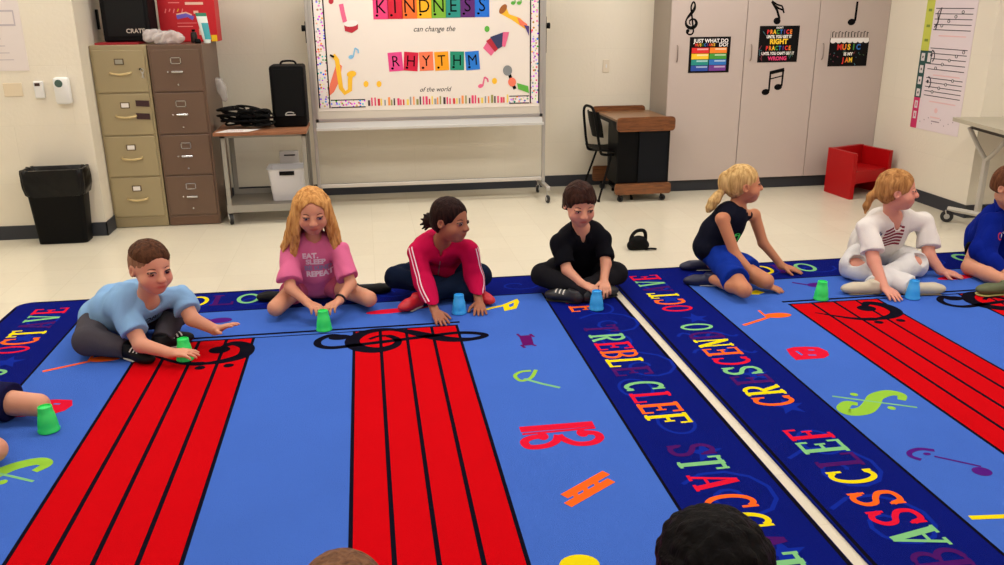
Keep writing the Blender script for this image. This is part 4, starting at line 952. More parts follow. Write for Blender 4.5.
for (cx, cz), lb in (((at(142.6, 103.5, 6.545).x, at(142.6, 103.5, 6.545).z), 'dark magnet on the tan cabinet, the upper of two'), ((at(143.4, 116.3, 6.545).x, at(143.4, 116.3, 6.545).z), 'dark magnet on the tan cabinet, the lower of two')):
    b = MB(); b.prism([(-.046, -.018), (.046, -.024), (.046, .018), (-.046, .024)], (cx, 6.5445, cz), (1, 0, 0), (0, 0, 1), (0, -1, 0), .004, mat('magnet_maroon', (52, 20, 24), .5)); tag(b.build('magnet'), lb, 'magnet', 'magnets on the tan cabinet')
b = MB(); kx, kz = -1.555, 1.145
b.tube([(kx+.012*math.cos(t), 6.537, kz+.012*math.sin(t)) for t in [i*math.pi/6 for i in range(12)]], .0018, m_alu, 5, closed=True); b.prism([(-.004, 0), (.004, 0), (.003, -.045), (-.003, -.045)], (kx-.004, 6.538, kz-.01), (1, 0, .2), (-.2, 0, 1), (0, -1, 0), .002, m_alu); b.prism([(-.004, 0), (.004, 0), (.003, -.04), (-.003, -.04)], (kx+.006, 6.534, kz-.01), (1, 0, -.3), (.3, 0, 1), (0, -1, 0), .002, m_alu)
tag(b.build('key_ring'), 'small ring of keys hanging at the lock of the tan cabinet top drawer', 'keys')
# things on the cabinets
b = MB(); b.prism([(-1.86, 6.58), (-1.57, 6.60), (-1.56, 6.86), (-1.85, 6.84)], (0, 0, 1.321), (1, 0, 0), (0, 1, 0), (0, 0, 1), .014, mat('folder_red', (150, 10, 26), .5)); tag(b.build('folder'), 'flat red folder lying under the black amplifier on the tan cabinet', 'folder')
root = empty('amplifier', (-1.64, 6.82, 1.336), 'black combo amplifier with silver lettering, standing on the tan filing cabinet', 'amplifier')
b = MB(); b.rbox((-1.825, 6.70, 1.337), (-1.50, 6.96, 1.80), mat('tolex_black', (7, 7, 8), .7, spec=.2, bump=.4, bscale=200), .012); P_(root, b, 'case')
b = MB(); b.box((-1.79, 6.693, 1.375), (-1.53, 6.701, 1.62), mat('grille_cloth', (6, 6, 7), .95, bump=.6, bscale=400)); P_(root, b, 'grille')
b = MB()
for z in (1.625, 1.645): b.box((-1.79, 6.692, z), (-1.53, 6.701, z+.006), mat('dark_silver', (90, 88, 86), .4, .5))
b.box((-1.79, 6.694, 1.66), (-1.53, 6.701, 1.76), m_blkm)
for i in range(7): b.lathe([(.012, 0), (.010, .014)], (-1.76+i*.04, 6.692, 1.71), m_blk, (0, -1, 0), 12)
P_(root, b, 'control_panel')
b = MB(); b.plane((0, 6.6915, 0), (1, 0, 0), (0, 0, 1)); b.text('CRATE', -1.60, 1.41, .042, mat('letter_silver', (200, 190, 175), .4), bold=.02); P_(root, b, 'nameplate')
root = empty('red_box', (-1.28, 6.95, 1.321), 'large red printed carton behind the clutter on the brown cabinet', 'box')
m_rbx = mat('carton_red', (196, 10, 28), .5)
b = MB(); b.rbox((-1.49, 6.965, 1.3215), (-1.08, 7.17, 1.78), m_rbx, .004); P_(root, b, 'carton')
b = MB(); b.plane((0, 6.9635, 0), (1, 0, 0), (0, 0, 1)); mp1, mp2, mp3 = mat('print_cream', (236, 190, 170), .6), mat('print_violet', (110, 90, 190), .6), mat('print_pink', (236, 130, 130), .6)
b.rect(-1.29, 1.588, -1.16, 1.607, mp1); b.rect(-1.41, 1.60, -1.33, 1.607, mp3); b.rib([(-1.36, 1.50), (-1.28, 1.515), (-1.24, 1.49)], .03, mp2); b.rib([(-1.36, 1.52), (-1.29, 1.533), (-1.25, 1.515)], .01, mp1)
b.rect(-1.235, 1.525, -1.20, 1.545, mp1); b.rect(-1.36, 1.455, -1.22, 1.46, mp3); b.rect(-1.36, 1.43, -1.25, 1.436, mp3)
for i in range(5): b.rib([(-1.44+i*.03, 1.53+.01*(i % 2)), (-1.43+i*.03, 1.56)], .008, mp3 if i != 3 else mat('print_gold', (220, 160, 30), .6))
b.text('n', -1.19, 1.40, .09, mp1, .001, bold=.03); P_(root, b, 'printing')
b = MB(); b.box((-1.125, 6.96, 1.323), (-1.083, 6.964, 1.37), mat('print_yellow', (236, 190, 10), .6)); P_(root, b, 'yellow_patch')
def clear(name, c, a, r=.2):
    return mat(name, c, r, alpha=a, spec=.6)
B = Blob(.005); rr = random.Random(9)
for i in range(22): B.ball((rr.uniform(-1.50, -1.26), rr.uniform(6.612, 6.64), 1.35+rr.uniform(0, .04)), rr.uniform(.022, .036), .02)
B.nz = folds(.006, 90, 9); B.cut((0, 0, 1.322), (0, 0, -1)); tag(B.bake('plastic_bag', clear('film_plastic', (214, 204, 200), .62)), 'crumpled clear plastic bag on the brown cabinet in front of the carton', 'plastic bag')
b = MB(); b.lathe([(.0, 0), (.022, .001), (.024, .01), (.024, .05), (.02, .075), (.0, .08)], (-1.215, 6.76, 1.321), mat('bottle_dark', (40, 32, 30), .3)); b.lathe([(.012, .08), (.012, .095)], (-1.215, 6.76, 1.321), m_blk); tag(b.build('bottle', smooth=True), 'small dark bottle beside the plastic bag on the brown cabinet', 'bottle')
root = empty('lotion_tube', (-1.12, 6.70, 1.321), 'upright white and teal squeeze tube at the right end of the brown cabinet', 'tube')
b = MB(); vs = []; n = 20
for i in range(9):
    t = i/8; z = 1.346+t*.185; rx = .030+.008*t; ry = .022*(1-t)**.7+.0015
    vs += [(-1.115-.025*t+rx*math.cos(6.2832*j/n), 6.70+ry*math.sin(6.2832*j/n), z) for j in range(n)]
fs = [(i*n+j, i*n+(j+1) % n, (i+1)*n+(j+1) % n, (i+1)*n+j) for i in range(8) for j in range(n)]
mt_w, mt_t, mt_g = mat('tube_white', (222, 232, 226), .3), mat('tube_teal', (60, 160, 170), .3), mat('tube_green', (28, 120, 92), .35)
b.add(vs, fs+[list(range(8*n, 9*n))], mt_w); b.m = [b.mi(mt_g) if k//n >= 7 else (b.mi(mt_t) if (k % n > 13 and k//n < 5) else b.mi(mt_w)) for k in range(len(b.f))]; P_(root, b, 'tube_body', smooth=True)
b = MB(); b.lathe([(.0, 0), (.024, 0), (.026, .026), (.0, .027)], (-1.115, 6.70, 1.3215), mt_w); P_(root, b, 'cap', smooth=True)
b = MB(); b.lathe([(0, 0), (.02, 0), (.024, .012), (.018, .03), (0, .032)], (-1.175, 6.66, 1.321), m_blk); tag(b.build('black_lid', smooth=True), 'small black jar lid in front of the teal squeeze tube', 'lid')
# wall fittings by the left corner
yw = 6.3495
root = empty('air_freshener', (-2.03, 6.32, 1.0), 'white wall dispenser with a grey-green round window, left of the tan cabinet', 'dispenser')
b = MB(); b.rbox((-2.085, 6.285, .945), (-1.985, yw, 1.125), m_white, .02); P_(root, b, 'case', smooth=True)
b = MB(); b.lathe([(0, 0), (.026, 0), (.024, .006), (0, .007)], (-2.045, 6.286, 1.085), mat('window_green', (70, 96, 88), .2), (0, -1, 0), 24); P_(root, b, 'window_lens', smooth=True)
root = empty('thermostat', (-2.19, 6.33, 1.04), 'small white wall thermostat with a dark display, left of the dispenser', 'thermostat')
b = MB(); b.rbox((-2.222, 6.325, .985), (-2.158, yw, 1.10), m_white, .008); P_(root, b, 'case')
b = MB(); b.box((-2.212, 6.3235, 1.068), (-2.178, 6.3255, 1.088), mat('display_brown', (60, 36, 28), .3)); P_(root, b, 'display')
b = MB(); b.rbox((-2.42, 6.344, 1.0), (-2.30, yw, 1.09), mat('plate_cream', (222, 206, 178), .5), .003); tag(b.build('wall_plate'), 'blank cream wall plate left of the thermostat', 'wall plate')
root = empty('wall_chart', (-2.4, 6.345, 1.45), 'faded white chart taped to the wall at the upper left', 'poster')
b = MB(); b.box((-2.75, 6.3465, 1.17), (-2.235, yw, 1.9), mat('chart_paper', (226, 216, 212), .8)); P_(root, b, 'sheet')
b = MB(); b.plane((0, 6.346, 0), (1, 0, 0), (0, 0, 1)); mgl = mat('chart_ink_grey', (190, 180, 186), .8)
for z, h in ((1.55, .012), (1.46, .012)): b.rect(-2.7, z, -2.28, z+h, mgl)
for q in ((-2.28, 1.46, -2.272, 1.56), (-2.5, 1.22, -2.485, 1.38)): b.rect(*q, mgl)
for i in range(4): b.rect(-2.7, 1.24+i*.045, -2.32-.02*i, 1.245+i*.045, mgl)
P_(root, b, 'printing')
b = MB(); b.rbox((-1.8995, 6.84, 1.42), (-1.885, 6.88, 1.56), m_blk, .004); tag(b.build('wall_hook'), 'black bracket on the side wall just left of the black amplifier', 'bracket')
b = MB(); b.rbox((2.075, 7.443, 1.0), (2.135, 7.4495, 1.11), mat('switch_plate', (222, 210, 188), .4), .003); b.box((2.10, 7.44, 1.04), (2.11, 7.4445, 1.07), m_white); tag(b.build('light_switch'), 'cream light switch on the back wall above the lectern chair', 'light switch')
B = Blob(.004); rr = random.Random(2); B.chain([(-1.115, 7.0, 1.02), (-1.095, 7.0, .97), (-1.08, 7.0, .90)], [.028, .03, .022], .01); B.nz = folds(.005, 100, 4); B.bake('plastic_wrap', clear('film_clear', (220, 214, 208), .5)); tag(bpy.data.objects['plastic_wrap'], 'scrap of clear plastic hanging off the side of the brown cabinet', 'plastic wrap')
# --- rubbish bin
root = empty('trash_bin', (-2.12, 6.0, 0), 'black plastic trash bin lined with a black bag, against the left wall', 'trash bin')
def ringrect(cx, cy, z, hx, hy, r, n=6):
    o = []
    for sx, sy, a in ((1, 1, 0), (-1, 1, 90), (-1, -1, 180), (1, -1, 270)):
        for i in range(n): q = math.radians(a+i*90/(n-1)); o.append(Vector((cx+sx*(hx-r)+r*math.cos(q), cy+sy*(hy-r)+r*math.sin(q), z)))
    return o
def loft(b, rings, m, capb=True, capt=False):
    n = len(rings[0]); vs = [p for r in rings for p in r]
    fs = [(i*n+j, i*n+(j+1) % n, (i+1)*n+(j+1) % n, (i+1)*n+j) for i in range(len(rings)-1) for j in range(n)]
    if capb: fs.append(list(range(n))[::-1])
    if capt: fs.append(list(range((len(rings)-1)*n, len(rings)*n)))
    b.add(vs, fs, m)
cx, cy = -2.145, 6.235
b = MB(); loft(b, [ringrect(cx, cy, .002, .16, .075, .025), ringrect(cx, cy, .50, .19, .095, .035), ringrect(cx, cy, .51, .2, .1, .035), ringrect(cx, cy, .51, .18, .085, .035), ringrect(cx, cy, .02, .15, .065, .025)], mat('bin_black', (8, 8, 9), .5, spec=.12)); P_(root, b, 'bin_body', smooth=True)
b = MB(); rg = []; rr = random.Random(4); N = 64
def rr_ring(z, hx, hy, amp, ph):
    base = ringrect(cx, cy, z, hx, hy, .05, 16); o = []
    for i, p in enumerate(base):
        a = i/len(base)*6.2832; k = amp*(math.sin(a*9+ph)+.6*math.sin(a*17+ph*2)+.5*math.sin(a*5-ph)); d = Vector((p.x-cx, p.y-cy, 0)).normalized(); o.append(p+d*k+Vector((0, 0, k*.8)))
    return o
rg = [rr_ring(.34, .182, .09, .006, 1.2), rr_ring(.345, .192, .098, .009, 1.0), rr_ring(.40, .205, .106, .007, .6), rr_ring(.45, .207, .107, .004, .2), rr_ring(.50, .208, .107, .003, .9), rr_ring(.522, .205, .104, .003, 1.4), rr_ring(.524, .19, .09, .003, 1.6), rr_ring(.49, .168, .075, .005, 2.0), rr_ring(.40, .15, .062, .008, 2.6), rr_ring(.25, .12, .05, .008, 3.1)]
loft(b, rg, mat('bin_bag', (8, 8, 9), .3, bump=.8, bscale=22, spec=.25), False, True); P_(root, b, 'bin_liner', smooth=True, auto=60)
# --- AV cart
root = empty('utility_cart', (-.75, 6.72, 0), 'grey metal cart on casters with a reddish wooden top, beside the brown cabinet', 'cart')
m_ctop = wood('cart_top_wood', (124, 76, 48), (148, 96, 62), (1, 10, 10), .6)
x0, x1, y0, y1 = -1.07, -.45, 6.50, 6.94
b = MB(); b.rbox((x0-.04, y0-.05, .675), (x1+.008, y1, .70), m_ctop, .004); P_(root, b, 'cart_top')
b = MB(); b.box((x0, y0, .655), (x1, y1-.01, .674), m_grey); P_(root, b, 'top_frame')
b = MB(); b.box((x0, y0, .135), (x1, y1-.01, .15), mat('shelf_grey', (120, 114, 104), .45)); b.box((x0, y0-.002, .095), (x1, y0+.004, .15), m_grey); b.box((x0, y1-.016, .135), (x1, y1-.01, .19), m_grey); P_(root, b, 'lower_shelf')
for lx, sx in ((x0, 1), (x1, -1)):
    for ly, sy in ((y0, 1), (y1-.01, -1)):
        b = MB(); b.box((min(lx, lx+sx*.035), min(ly, ly+sy*.004), .09), (max(lx, lx+sx*.035), max(ly, ly+sy*.004), .672), m_grey); b.box((min(lx, lx+sx*.004), min(ly, ly+sy*.035), .09), (max(lx, lx+sx*.004), max(ly, ly+sy*.035), .672), m_grey); P_(root, b, 'leg')
        caster(root, lx+sx*.02, ly+sy*.02, .093, .042, .026, yaw=.25)
root = empty('loudspeaker', (-.56, 6.75, .70), 'black portable loudspeaker with a top handle, standing on the cart', 'loudspeaker')
b = MB(); o = []
b.rbox((-.695, 6.66, .702), (-.44, 6.90, 1.155), mat('speaker_black', (5, 5, 6), .6, spec=.12, bump=.3, bscale=150), .02); P_(root, b, 'cabinet', smooth=True)
b = MB(); b.rbox((-.672, 6.652, .78), (-.463, 6.662, 1.13), mat('speaker_grille', (5, 5, 6), .8, spec=.2, bump=.7, bscale=500), .004); P_(root, b, 'grille')
b = MB(); b.tube(spline([(-.62, 6.78, 1.15), (-.60, 6.78, 1.178), (-.52, 6.78, 1.178), (-.50, 6.78, 1.15)], 5), .008, m_blk, 8); P_(root, b, 'handle', smooth=True)
b = MB(); b.plane((0, 6.651, 0), (1, 0, 0), (0, 0, 1)); b.rib([(p.x, p.y) for p in spline([(-.60, .797, 0), (-.585, .812, 0), (-.555, .814, 0), (-.535, .806, 0)], 4)], .006, mat('badge_silver', (200, 198, 190), .4)); b.rect(-.60, .790, -.525, .797, mat('badge_silver', (200, 198, 190), .4)); P_(root, b, 'badge')
rr = random.Random(12)
def coil(cx, cy, label, r0=.08, k=8, name='cable'):
    b = MB(); pts = []
    for i in range(k*14):
        a = i*2*math.pi/14; t = i/(k*14); r = r0*(1+.25*math.sin(a*.37+cx*9)); pts.append((cx+r*math.cos(a)+.015*math.sin(a*.21), cy+.8*r*math.sin(a), .714+.12*t+.012*math.sin(a*1.3)+.022*abs(math.sin(a*.5+cy))))
    b.tube(pts, .0085, m_blk, 6); tag(b.build(name, smooth=True), label, 'cable', 'black cables heaped on the cart')
coil(-1.0, 6.72, 'coil of black cable on the cart, nearest the brown cabinet')
coil(-.86, 6.70, 'coil of black cable in the middle of the heap on the cart', .085, 10)
coil(-.77, 6.63, 'coil of black cable on the cart, nearest the loudspeaker', .06, 9)
b = MB(); B = Blob(.005); B.chain([(-.92, 6.78, .74), (-.84, 6.78, .79), (-.78, 6.78, .77), (-.77, 6.78, .73)], [.035, .04, .038, .03], .02); B.nz = folds(.005, 80, 2); B.cut((0, 0, .702), (0, 0, -1)); tag(B.bake('cable_pouch', m_blk), 'black soft pouch behind the cable coils on the cart', 'pouch')
root = empty('flyer', (-1.0, 6.50, .702), 'white sheet with red print lying on the front left of the cart top', 'paper')
b = MB(); b.prism([(-1.09, 6.462), (-.86, 6.462), (-.78, 6.60), (-1.02, 6.62)], (0, 0, .7015), (1, 0, 0), (0, 1, 0), (0, 0, 1), .001, m_paper); P_(root, b, 'sheet')
b = MB(); b.plane((0, 0, .7028), (1, 0, 0), (0, 1, 0)); b.text('MUSIC', -.96, 6.515, .04, mat('ink_red', (190, 50, 60), .7)); b.rect(-1.03, 6.545, -.9, 6.55, mat('ink_red', (190, 50, 60), .7)); P_(root, b, 'printing')
root = empty('storage_tub', (-.6, 6.75, .15), 'white translucent plastic tub with a dark handle slot, on the cart lower shelf', 'tub')
m_tub = mat('tub_plastic', (206, 204, 206), .35)
b = MB(); loft(b, [ringrect(-.625, 6.70, .1515, .115, .10, .02), ringrect(-.625, 6.70, .39, .138, .125, .025), ringrect(-.625, 6.70, .40, .148, .135, .025), ringrect(-.625, 6.70, .395, .132, .12, .025), ringrect(-.625, 6.70, .17, .108, .092, .02)], m_tub); P_(root, b, 'tub_body', smooth=True)
b = MB(); b.box((-.675, 6.568, .352), (-.565, 6.60, .382), m_blk); P_(root, b, 'handle_slot')
b = MB(); b.rbox((-.69, 6.845, .151), (-.545, 6.898, .49), mat('carton_white', (200, 196, 194), .6), .004); b.box((-.655, 6.842, .455), (-.57, 6.8455, .465), m_blk)
o = tag(b.build('small_carton'), 'pale carton edge standing behind the white tub on the cart', 'carton')
# --- mobile board
root = empty('mobile_board', (.52, 7.0, 0), 'large rolling whiteboard covered by a music display, on a silver frame with casters', 'whiteboard')
xl, xr, yb = -.41, 1.455, 7.0
for x in (xl, xr):
    b = MB(); b.rbox((x-.014, yb-.014, .13), (x+.014, yb+.014, 2.1), m_alu, .003); P_(root, b, 'post')
    b = MB(); b.rbox((x-.018, 6.78, .105), (x+.018, 7.24, .14), m_alu, .006); P_(root, b, 'foot')
    for y in (6.80, 7.22): caster(root, x, y, .107, .032, .02, yaw=.2 if y < 7 else -.4)
    b = MB(); q = -1 if x < 0 else 1; b.lathe([(0, 0), (.022, 0), (.024, .03), (0, .032)], (x+q*.015, yb, 1.41), m_blk, (q, 0, 0), 14); b.box((x-.004+q*.016, yb-.006, 1.30), (x+.004+q*.016, yb+.006, 1.46), m_blk) if x < 0 else b.box((x+.012, yb-.008, 1.2), (x+.018, yb+.008, 1.48), m_blk); P_(root, b, 'pivot_knob')
b = MB(); b.rbox((xl+.014, yb-.012, .155), (xr-.014, yb+.012, .185), mat('rail_white', (206, 200, 192), .35, .3), .004); P_(root, b, 'cross_rail')
b = MB(); b.box((xl+.02, yb-.01, .70), (xr-.02, yb+.01, 2.0), mat('board_white', (206, 198, 184), .3)); P_(root, b, 'panel')
b = MB()
for lo, hi in (((xl+.014, yb-.016, .69), (xr-.014, yb+.016, .715)), ((xl+.014, yb-.016, 1.98), (xr-.014, yb+.016, 2.005)), ((xl+.014, yb-.016, .69), (xl+.035, yb+.016, 2.0)), ((xr-.035, yb-.016, .69), (xr-.014, yb+.016, 2.0))): b.box(lo, hi, m_alu)
P_(root, b, 'panel_frame')
b = MB(); b.prism([(0, 0), (0, .055), (-.006, .055), (-.01, .012), (-.07, .012), (-.075, .022), (-.08, .02), (-.078, 0)], (xl+.016, yb-.016, .632), (0, 1, 0), (0, 0, 1), (1, 0, 0), xr-xl-.032, mat('tray_alu', (216, 216, 214), .3, .35)); P_(root, b, 'pen_tray')
# display on the board
YD = yb-.0125
def wz(px, py, Y=YD): p = at(px, py, Y); return (p.x, p.z)
b = MB(); b.box((xl+.04, YD, .775), (xr-.04, YD+.0022, 1.975), mat('backing_paper', (232, 222, 212), .8)); tag(b.build('backing_paper'), 'cream backing paper covering the rolling whiteboard', 'paper')
def cutout(name, label, cat, shapes, group=None, Y=YD, lift=0):
    """shapes: (measured outline, material) – card pieces 1.2 mm thick, laid one over another"""
    root = None; first = True; b = MB()
    for i, (pts, m) in enumerate(shapes): b.prism([wz(*p, Y) for p in pts][::-1], (0, Y-.0004-.0011*i-lift, 0), (1, 0, 0), (0, 0, 1), (0, -1, 0), .001, m)
    o = b.build(name); return tag(o, label, cat, group)
def confetti():
    m = bpy.data.materials.new('confetti_border'); m.use_nodes = True; nt = m.node_tree; N = nt.nodes; L = nt.links; b = N['Principled BSDF']; b.inputs['Roughness'].default_value = .7
    tc = N.new('ShaderNodeTexCoord'); v = N.new('ShaderNodeTexVoronoi'); v.inputs['Scale'].default_value = 48; L.new(tc.outputs['Object'], v.inputs['Vector'])
    h = N.new('ShaderNodeHueSaturation'); h.inputs['Saturation'].default_value = 1.1; h.inputs['Value'].default_value = 1.0; L.new(v.outputs['Color'], h.inputs['Color'])
    lt = N.new('ShaderNodeMath'); lt.operation = 'LESS_THAN'; lt.inputs[1].default_value = .4; L.new(v.outputs['Distance'], lt.inputs[0])
    mx = N.new('ShaderNodeMix'); mx.data_type = 'RGBA'; mx.inputs[6].default_value = lin((236, 226, 222)); L.new(lt.outputs[0], mx.inputs[0]); L.new(h.outputs[0], mx.inputs[7]); L.new(mx.outputs[2], b.inputs['Base Color']); return m
m_cf = confetti(); m_ink2 = mat('ink_black', (8, 7, 8), .7, spec=.1)
def strip(label, x0, z0, x1, z1, vert):
    b = MB(); b.box((x0, YD-.0022, z0), (x1, YD-.0004, z1), m_cf)
    if vert:
        for x in (x0, x1-.010): b.box((x, YD-.003, z0), (x+.010, YD-.0022, z1), m_ink2)
    else:
        for z in (z0, z1-.008): b.box((x0, YD-.003, z), (x1, YD-.0022, z+.008), m_ink2)
    tag(b.build('border_strip'), label, 'border strip', 'border strips round the display')
strip('confetti border strip running up the left edge of the display', -.365, .80, -.275, 1.97, True)
strip('confetti border strip running up the right edge of the display', 1.335, .80, 1.415, 1.97, True)
strip('short confetti border strip at the lower left corner of the display', -.27, .80, .0, .865, False)
strip('short confetti border strip at the lower right corner of the display', 1.165, .80, 1.33, .865, False)
b = MB(); rr = random.Random(21); pal = [mat('bar_pink', (226, 60, 110), .7), mat('bar_orange', (240, 150, 80), .7), mat('bar_red', (206, 40, 50), .7), mat('bar_olive', (150, 150, 80), .7), mat('bar_yellow', (240, 210, 90), .7), mat('bar_black', (70, 50, 56), .7), mat('bar_grey', (150, 150, 150), .7)]
x = .02; seqb = [5, 0, 0, 2, 4, 6, 1, 3]; i = 0
while x < 1.15:
    h = rr.choice((.045, .055, .065)); b.box((x, YD-.0016, .81), (x+(.012 if i % 3 else .018), YD-.0004, .81+h), pal[seqb[i % 8]]); x += rr.choice((.022, .026, .03)); i += 1
tag(b.build('border_strip'), 'row of thin coloured bars along the bottom of the display', 'border strip', 'border strips round the display')
def card(ch, px, pyc, w, h, col, label, k, grp, tilt=0):
    x, z = wz(px, pyc); root = empty('letter_card', (x, YD, z), label, 'letter card', grp); c, s = math.cos(tilt), math.sin(tilt)
    b = MB(); b.prism([(-w/2, -h/2), (w/2, -h/2), (w/2, h/2), (-w/2, h/2)], (x, YD-.0005, z), (c, 0, s), (-s, 0, c), (0, -1, 0), .0015, mat('card_'+k, col, .35)); P_(root, b, 'card')
    b = MB(); b.plane((x, YD-.0024, z), (c, 0, s), (-s, 0, c)); b.text(ch, 0, .0, h*.82, m_ink2, shear=0, bold=.0, sx=.9); b.disc(-w*.26, -h*.34, .011, .009, m_ink2); P_(root, b, 'letter')
kn = [('K', (226, 60, 120), 'magenta'), ('I', (206, 20, 50), 'red'), ('N', (240, 110, 40), 'orange'), ('D', (246, 176, 20), 'yellow'), ('N', (120, 176, 50), 'lime'), ('E', (30, 140, 130), 'teal'), ('S', (90, 30, 110), 'purple'), ('S', (20, 110, 214), 'blue')]
for i, (c, col, k) in enumerate(kn): card(c, 380.5+i*14.5, 7.5-i*.3, .116, .175, col, '%s card with black letter %s in the top word of the display%s' % (k, c, ''), k, 'letter cards of the top word')
ry = [('R', (226, 70, 140), 'pink'), ('H', (206, 20, 60), 'crimson'), ('Y', (240, 120, 80), 'coral'), ('T', (242, 160, 20), 'amber'), ('H', (20, 140, 110), 'green'), ('M', (30, 120, 214), 'azure')]
for i, (c, col, k) in enumerate(ry): card(c, 395.5+i*15.4, 61.8-i*.25, .112, .145, col, '%s card with black letter %s in the lower word of the display' % (k, c), k, 'letter cards of the lower word', (.06, -.08, .03, .04, -.02, .06)[i])
for t, px, py, lb in (('can change the', 434, 29, 'handwritten words can change the, between the two rows of cards'), ('of the world', 435, 89.5, 'handwritten words of the world, under the lower row of cards')):
    b = MB(); x, z = wz(px, py); b.plane((x, YD-.0006, z), (1, 0, 0), (0, 0, 1)); b.text(t, 0, 0, .058 if 'can' in t else .052, m_ink2, shear=.35, bold=.005, sx=.95); tag(b.build('handwriting'), lb, 'lettering', 'handwritten words on the display')
cy_, co, cr, cw_, cb, cg = mat('cut_yellow', (246, 190, 40), .6), mat('cut_orange', (240, 120, 90), .6), mat('cut_red', (180, 30, 50), .6), mat('cut_white', (238, 232, 226), .6), mat('cut_navy', (44, 52, 92), .6), mat('cut_green', (90, 176, 60), .6)
cpk, csky, cgy = mat('cut_pink', (226, 100, 140), .6), mat('cut_sky', (130, 190, 226), .6), mat('cut_grey', (130, 134, 136), .6)
def el(cx, cy, rx, ry, a=0, n=18): return [(cx+rx*math.cos(t)*math.cos(a)-ry*math.sin(t)*math.sin(a), cy+rx*math.cos(t)*math.sin(a)+ry*math.sin(t)*math.cos(a)) for t in [-2*math.pi*i/n for i in range(n)]]
def ln(pts, w):
    P = [Vector(p) for p in pts]; L1, L2 = [], []
    for i, p in enumerate(P):
        t = (P[min(i+1, len(P)-1)]-P[max(i-1, 0)]).normalized(); n = Vector((-t.y, t.x))*w/2; L1.append(tuple(p+n)); L2.append(tuple(p-n))
    return L1+L2[::-1]
cutout('drum_cutout', 'paper cutout of a red drum with hands at the upper left of the display', 'cutout', [(ln([(341, 4), (343, 14), (345, 22)], 4.5), cpk), ([(344, 24), (358, 22), (358, 29), (352, 33), (345, 31)], cr), (el(351, 23.5, 7.2, 3.2, -.1), cw_)])
cutout('saxophone_cutout', 'paper cutout of a yellow saxophone held by a striped orange arm', 'cutout', [([(328, 97), (330, 84), (337, 62), (342, 66), (340, 80), (334, 92)], co), (ln([(333, 55), (337, 60), (339, 74), (341, 88), (345, 93), (350, 90), (350, 80), (351, 74)], 4.5), cy_), (el(351.5, 74, 4.8, 3.2, -.2), cy_), (ln([(330, 55), (334, 57)], 2), m_ink2)])
cutout('trumpet_cutout', 'paper cutout of an orange trumpet with purple sleeve at the upper right of the display', 'cutout', [([(500, 9), (505, 4), (509, 14), (520, 18), (527, 25), (525, 29), (512, 20), (501, 14)], cy_), (el(503, 9, 3, 5.5, .6), mat('cut_brown', (160, 90, 30), .6)), ([(517, 17), (527, 24), (528, 28), (520, 25)], co), ([(524, 25), (529, 26), (529, 36)], mat('cut_violet', (70, 50, 120), .6))])
cutout('accordion_cutout', 'paper cutout of a navy and red accordion on the right half of the display', 'cutout', [([(483, 48), (487, 42), (495, 51), (491, 56)], cpk), ([(486, 41), (492, 37), (499, 48), (495, 52)], cr), ([(490, 37), (504, 32), (503, 46), (498, 49)], cb), ([(503, 32), (509, 32), (507, 40), (505, 47), (502, 46)], cpk)])
cutout('microphone_cutout', 'paper cutout of a grey microphone in a hand with green sleeve', 'cutout', [(ln([(509, 73), (512, 82), (515, 89)], 3.2), m_ink2), (el(507.5, 70.5, 4.6, 5.2), cgy), (el(512, 82, 4, 4.5), co), ([(517, 83), (528, 86), (529, 93), (518, 89)], cg)])
def notecut(x, y, m, label, w=1): cutout('note_cutout', label, 'cutout', [(el(x, y, 2.6, 2, -.3), m), (ln([(x+2.2, y), (x+4, y-9)], 1.4), m), (ln([(x+4, y-9), (x+7, y-7), (x+7.5, y-4)], 1.6), m)], 'small paper notes on the display')
notecut(480.5, 86, cpk, 'pink paper note left of the microphone'); notecut(351, 57, csky, 'pale blue paper note above the saxophone')
cutout('note_cutout', 'green paper note above the trumpet', 'cutout', [(el(513, 3, 2.2, 1.8), cg), (el(519, 3, 2.2, 1.8), cg), (ln([(515, 3), (515, -2), (521, -2), (521, 3)], 1.2), cg)], 'small paper notes on the display')
for i, (x, y, m, lb) in enumerate(((366, 84, cy_, 'yellow dot right of the saxophone'), (379, 84, cy_, 'tall pale yellow star, second right of the saxophone'), (494.5, 81, cy_, 'yellow dot left of the microphone'), (487, 29, cg, 'small green dot above the accordion'), (331, 1, cr, 'red pennant at the upper left corner of the display'))):
    cutout('confetti_cutout', lb, 'cutout', [(el(x, y, 2.6, 3.2, n=10), m)], 'paper dots on the display')
# --- lectern and chair
m_oak = wood('lectern_oak', (92, 52, 24), (132, 80, 42), (1.2, 14, 14), .3); m_lam = mat('laminate_brown', (132, 94, 62), .3, var=.06, vscale=20)
root = empty('teacher_desk', (2.23, 7.0, 0), 'oak-trimmed rolling desk with black body, against the back wall beside the storage cabinets', 'desk')
def board(x0, x1, y0, y1, z0, z1, r=.03):
    b = MB(); pts = []
    for cx_, cz_, a in ((x1-r, z1-r, 0), (x0+r, z1-r, 90), (x0+r, z0+r, 180), (x1-r, z0+r, 270)):
        for i in range(5): q = math.radians(a+i*22.5); pts.append((cx_+r*math.cos(q), cz_+r*math.sin(q)))
    b.prism(pts, (0, y0, 0), (1, 0, 0), (0, 0, 1), (0, 1, 0), y1-y0, m_oak); return b
P_(root, board(2.0, 2.49, 6.69, 6.715, .585, .70), 'front_board'); P_(root, board(1.96, 2.44, 7.33, 7.355, .655, .722), 'back_board')
b = MB(); b.box((2.005, 6.715, .66), (2.475, 7.33, .678), m_lam); b.box((2.0, 6.715, .63), (2.012, 7.33, .66), m_blkm); P_(root, b, 'desktop')
P_(root, board(2.0, 2.48, 6.69, 6.715, .065, .155, .02), 'base_board'); P_(root, board(1.97, 2.44, 7.30, 7.325, .065, .20, .02), 'base_board')
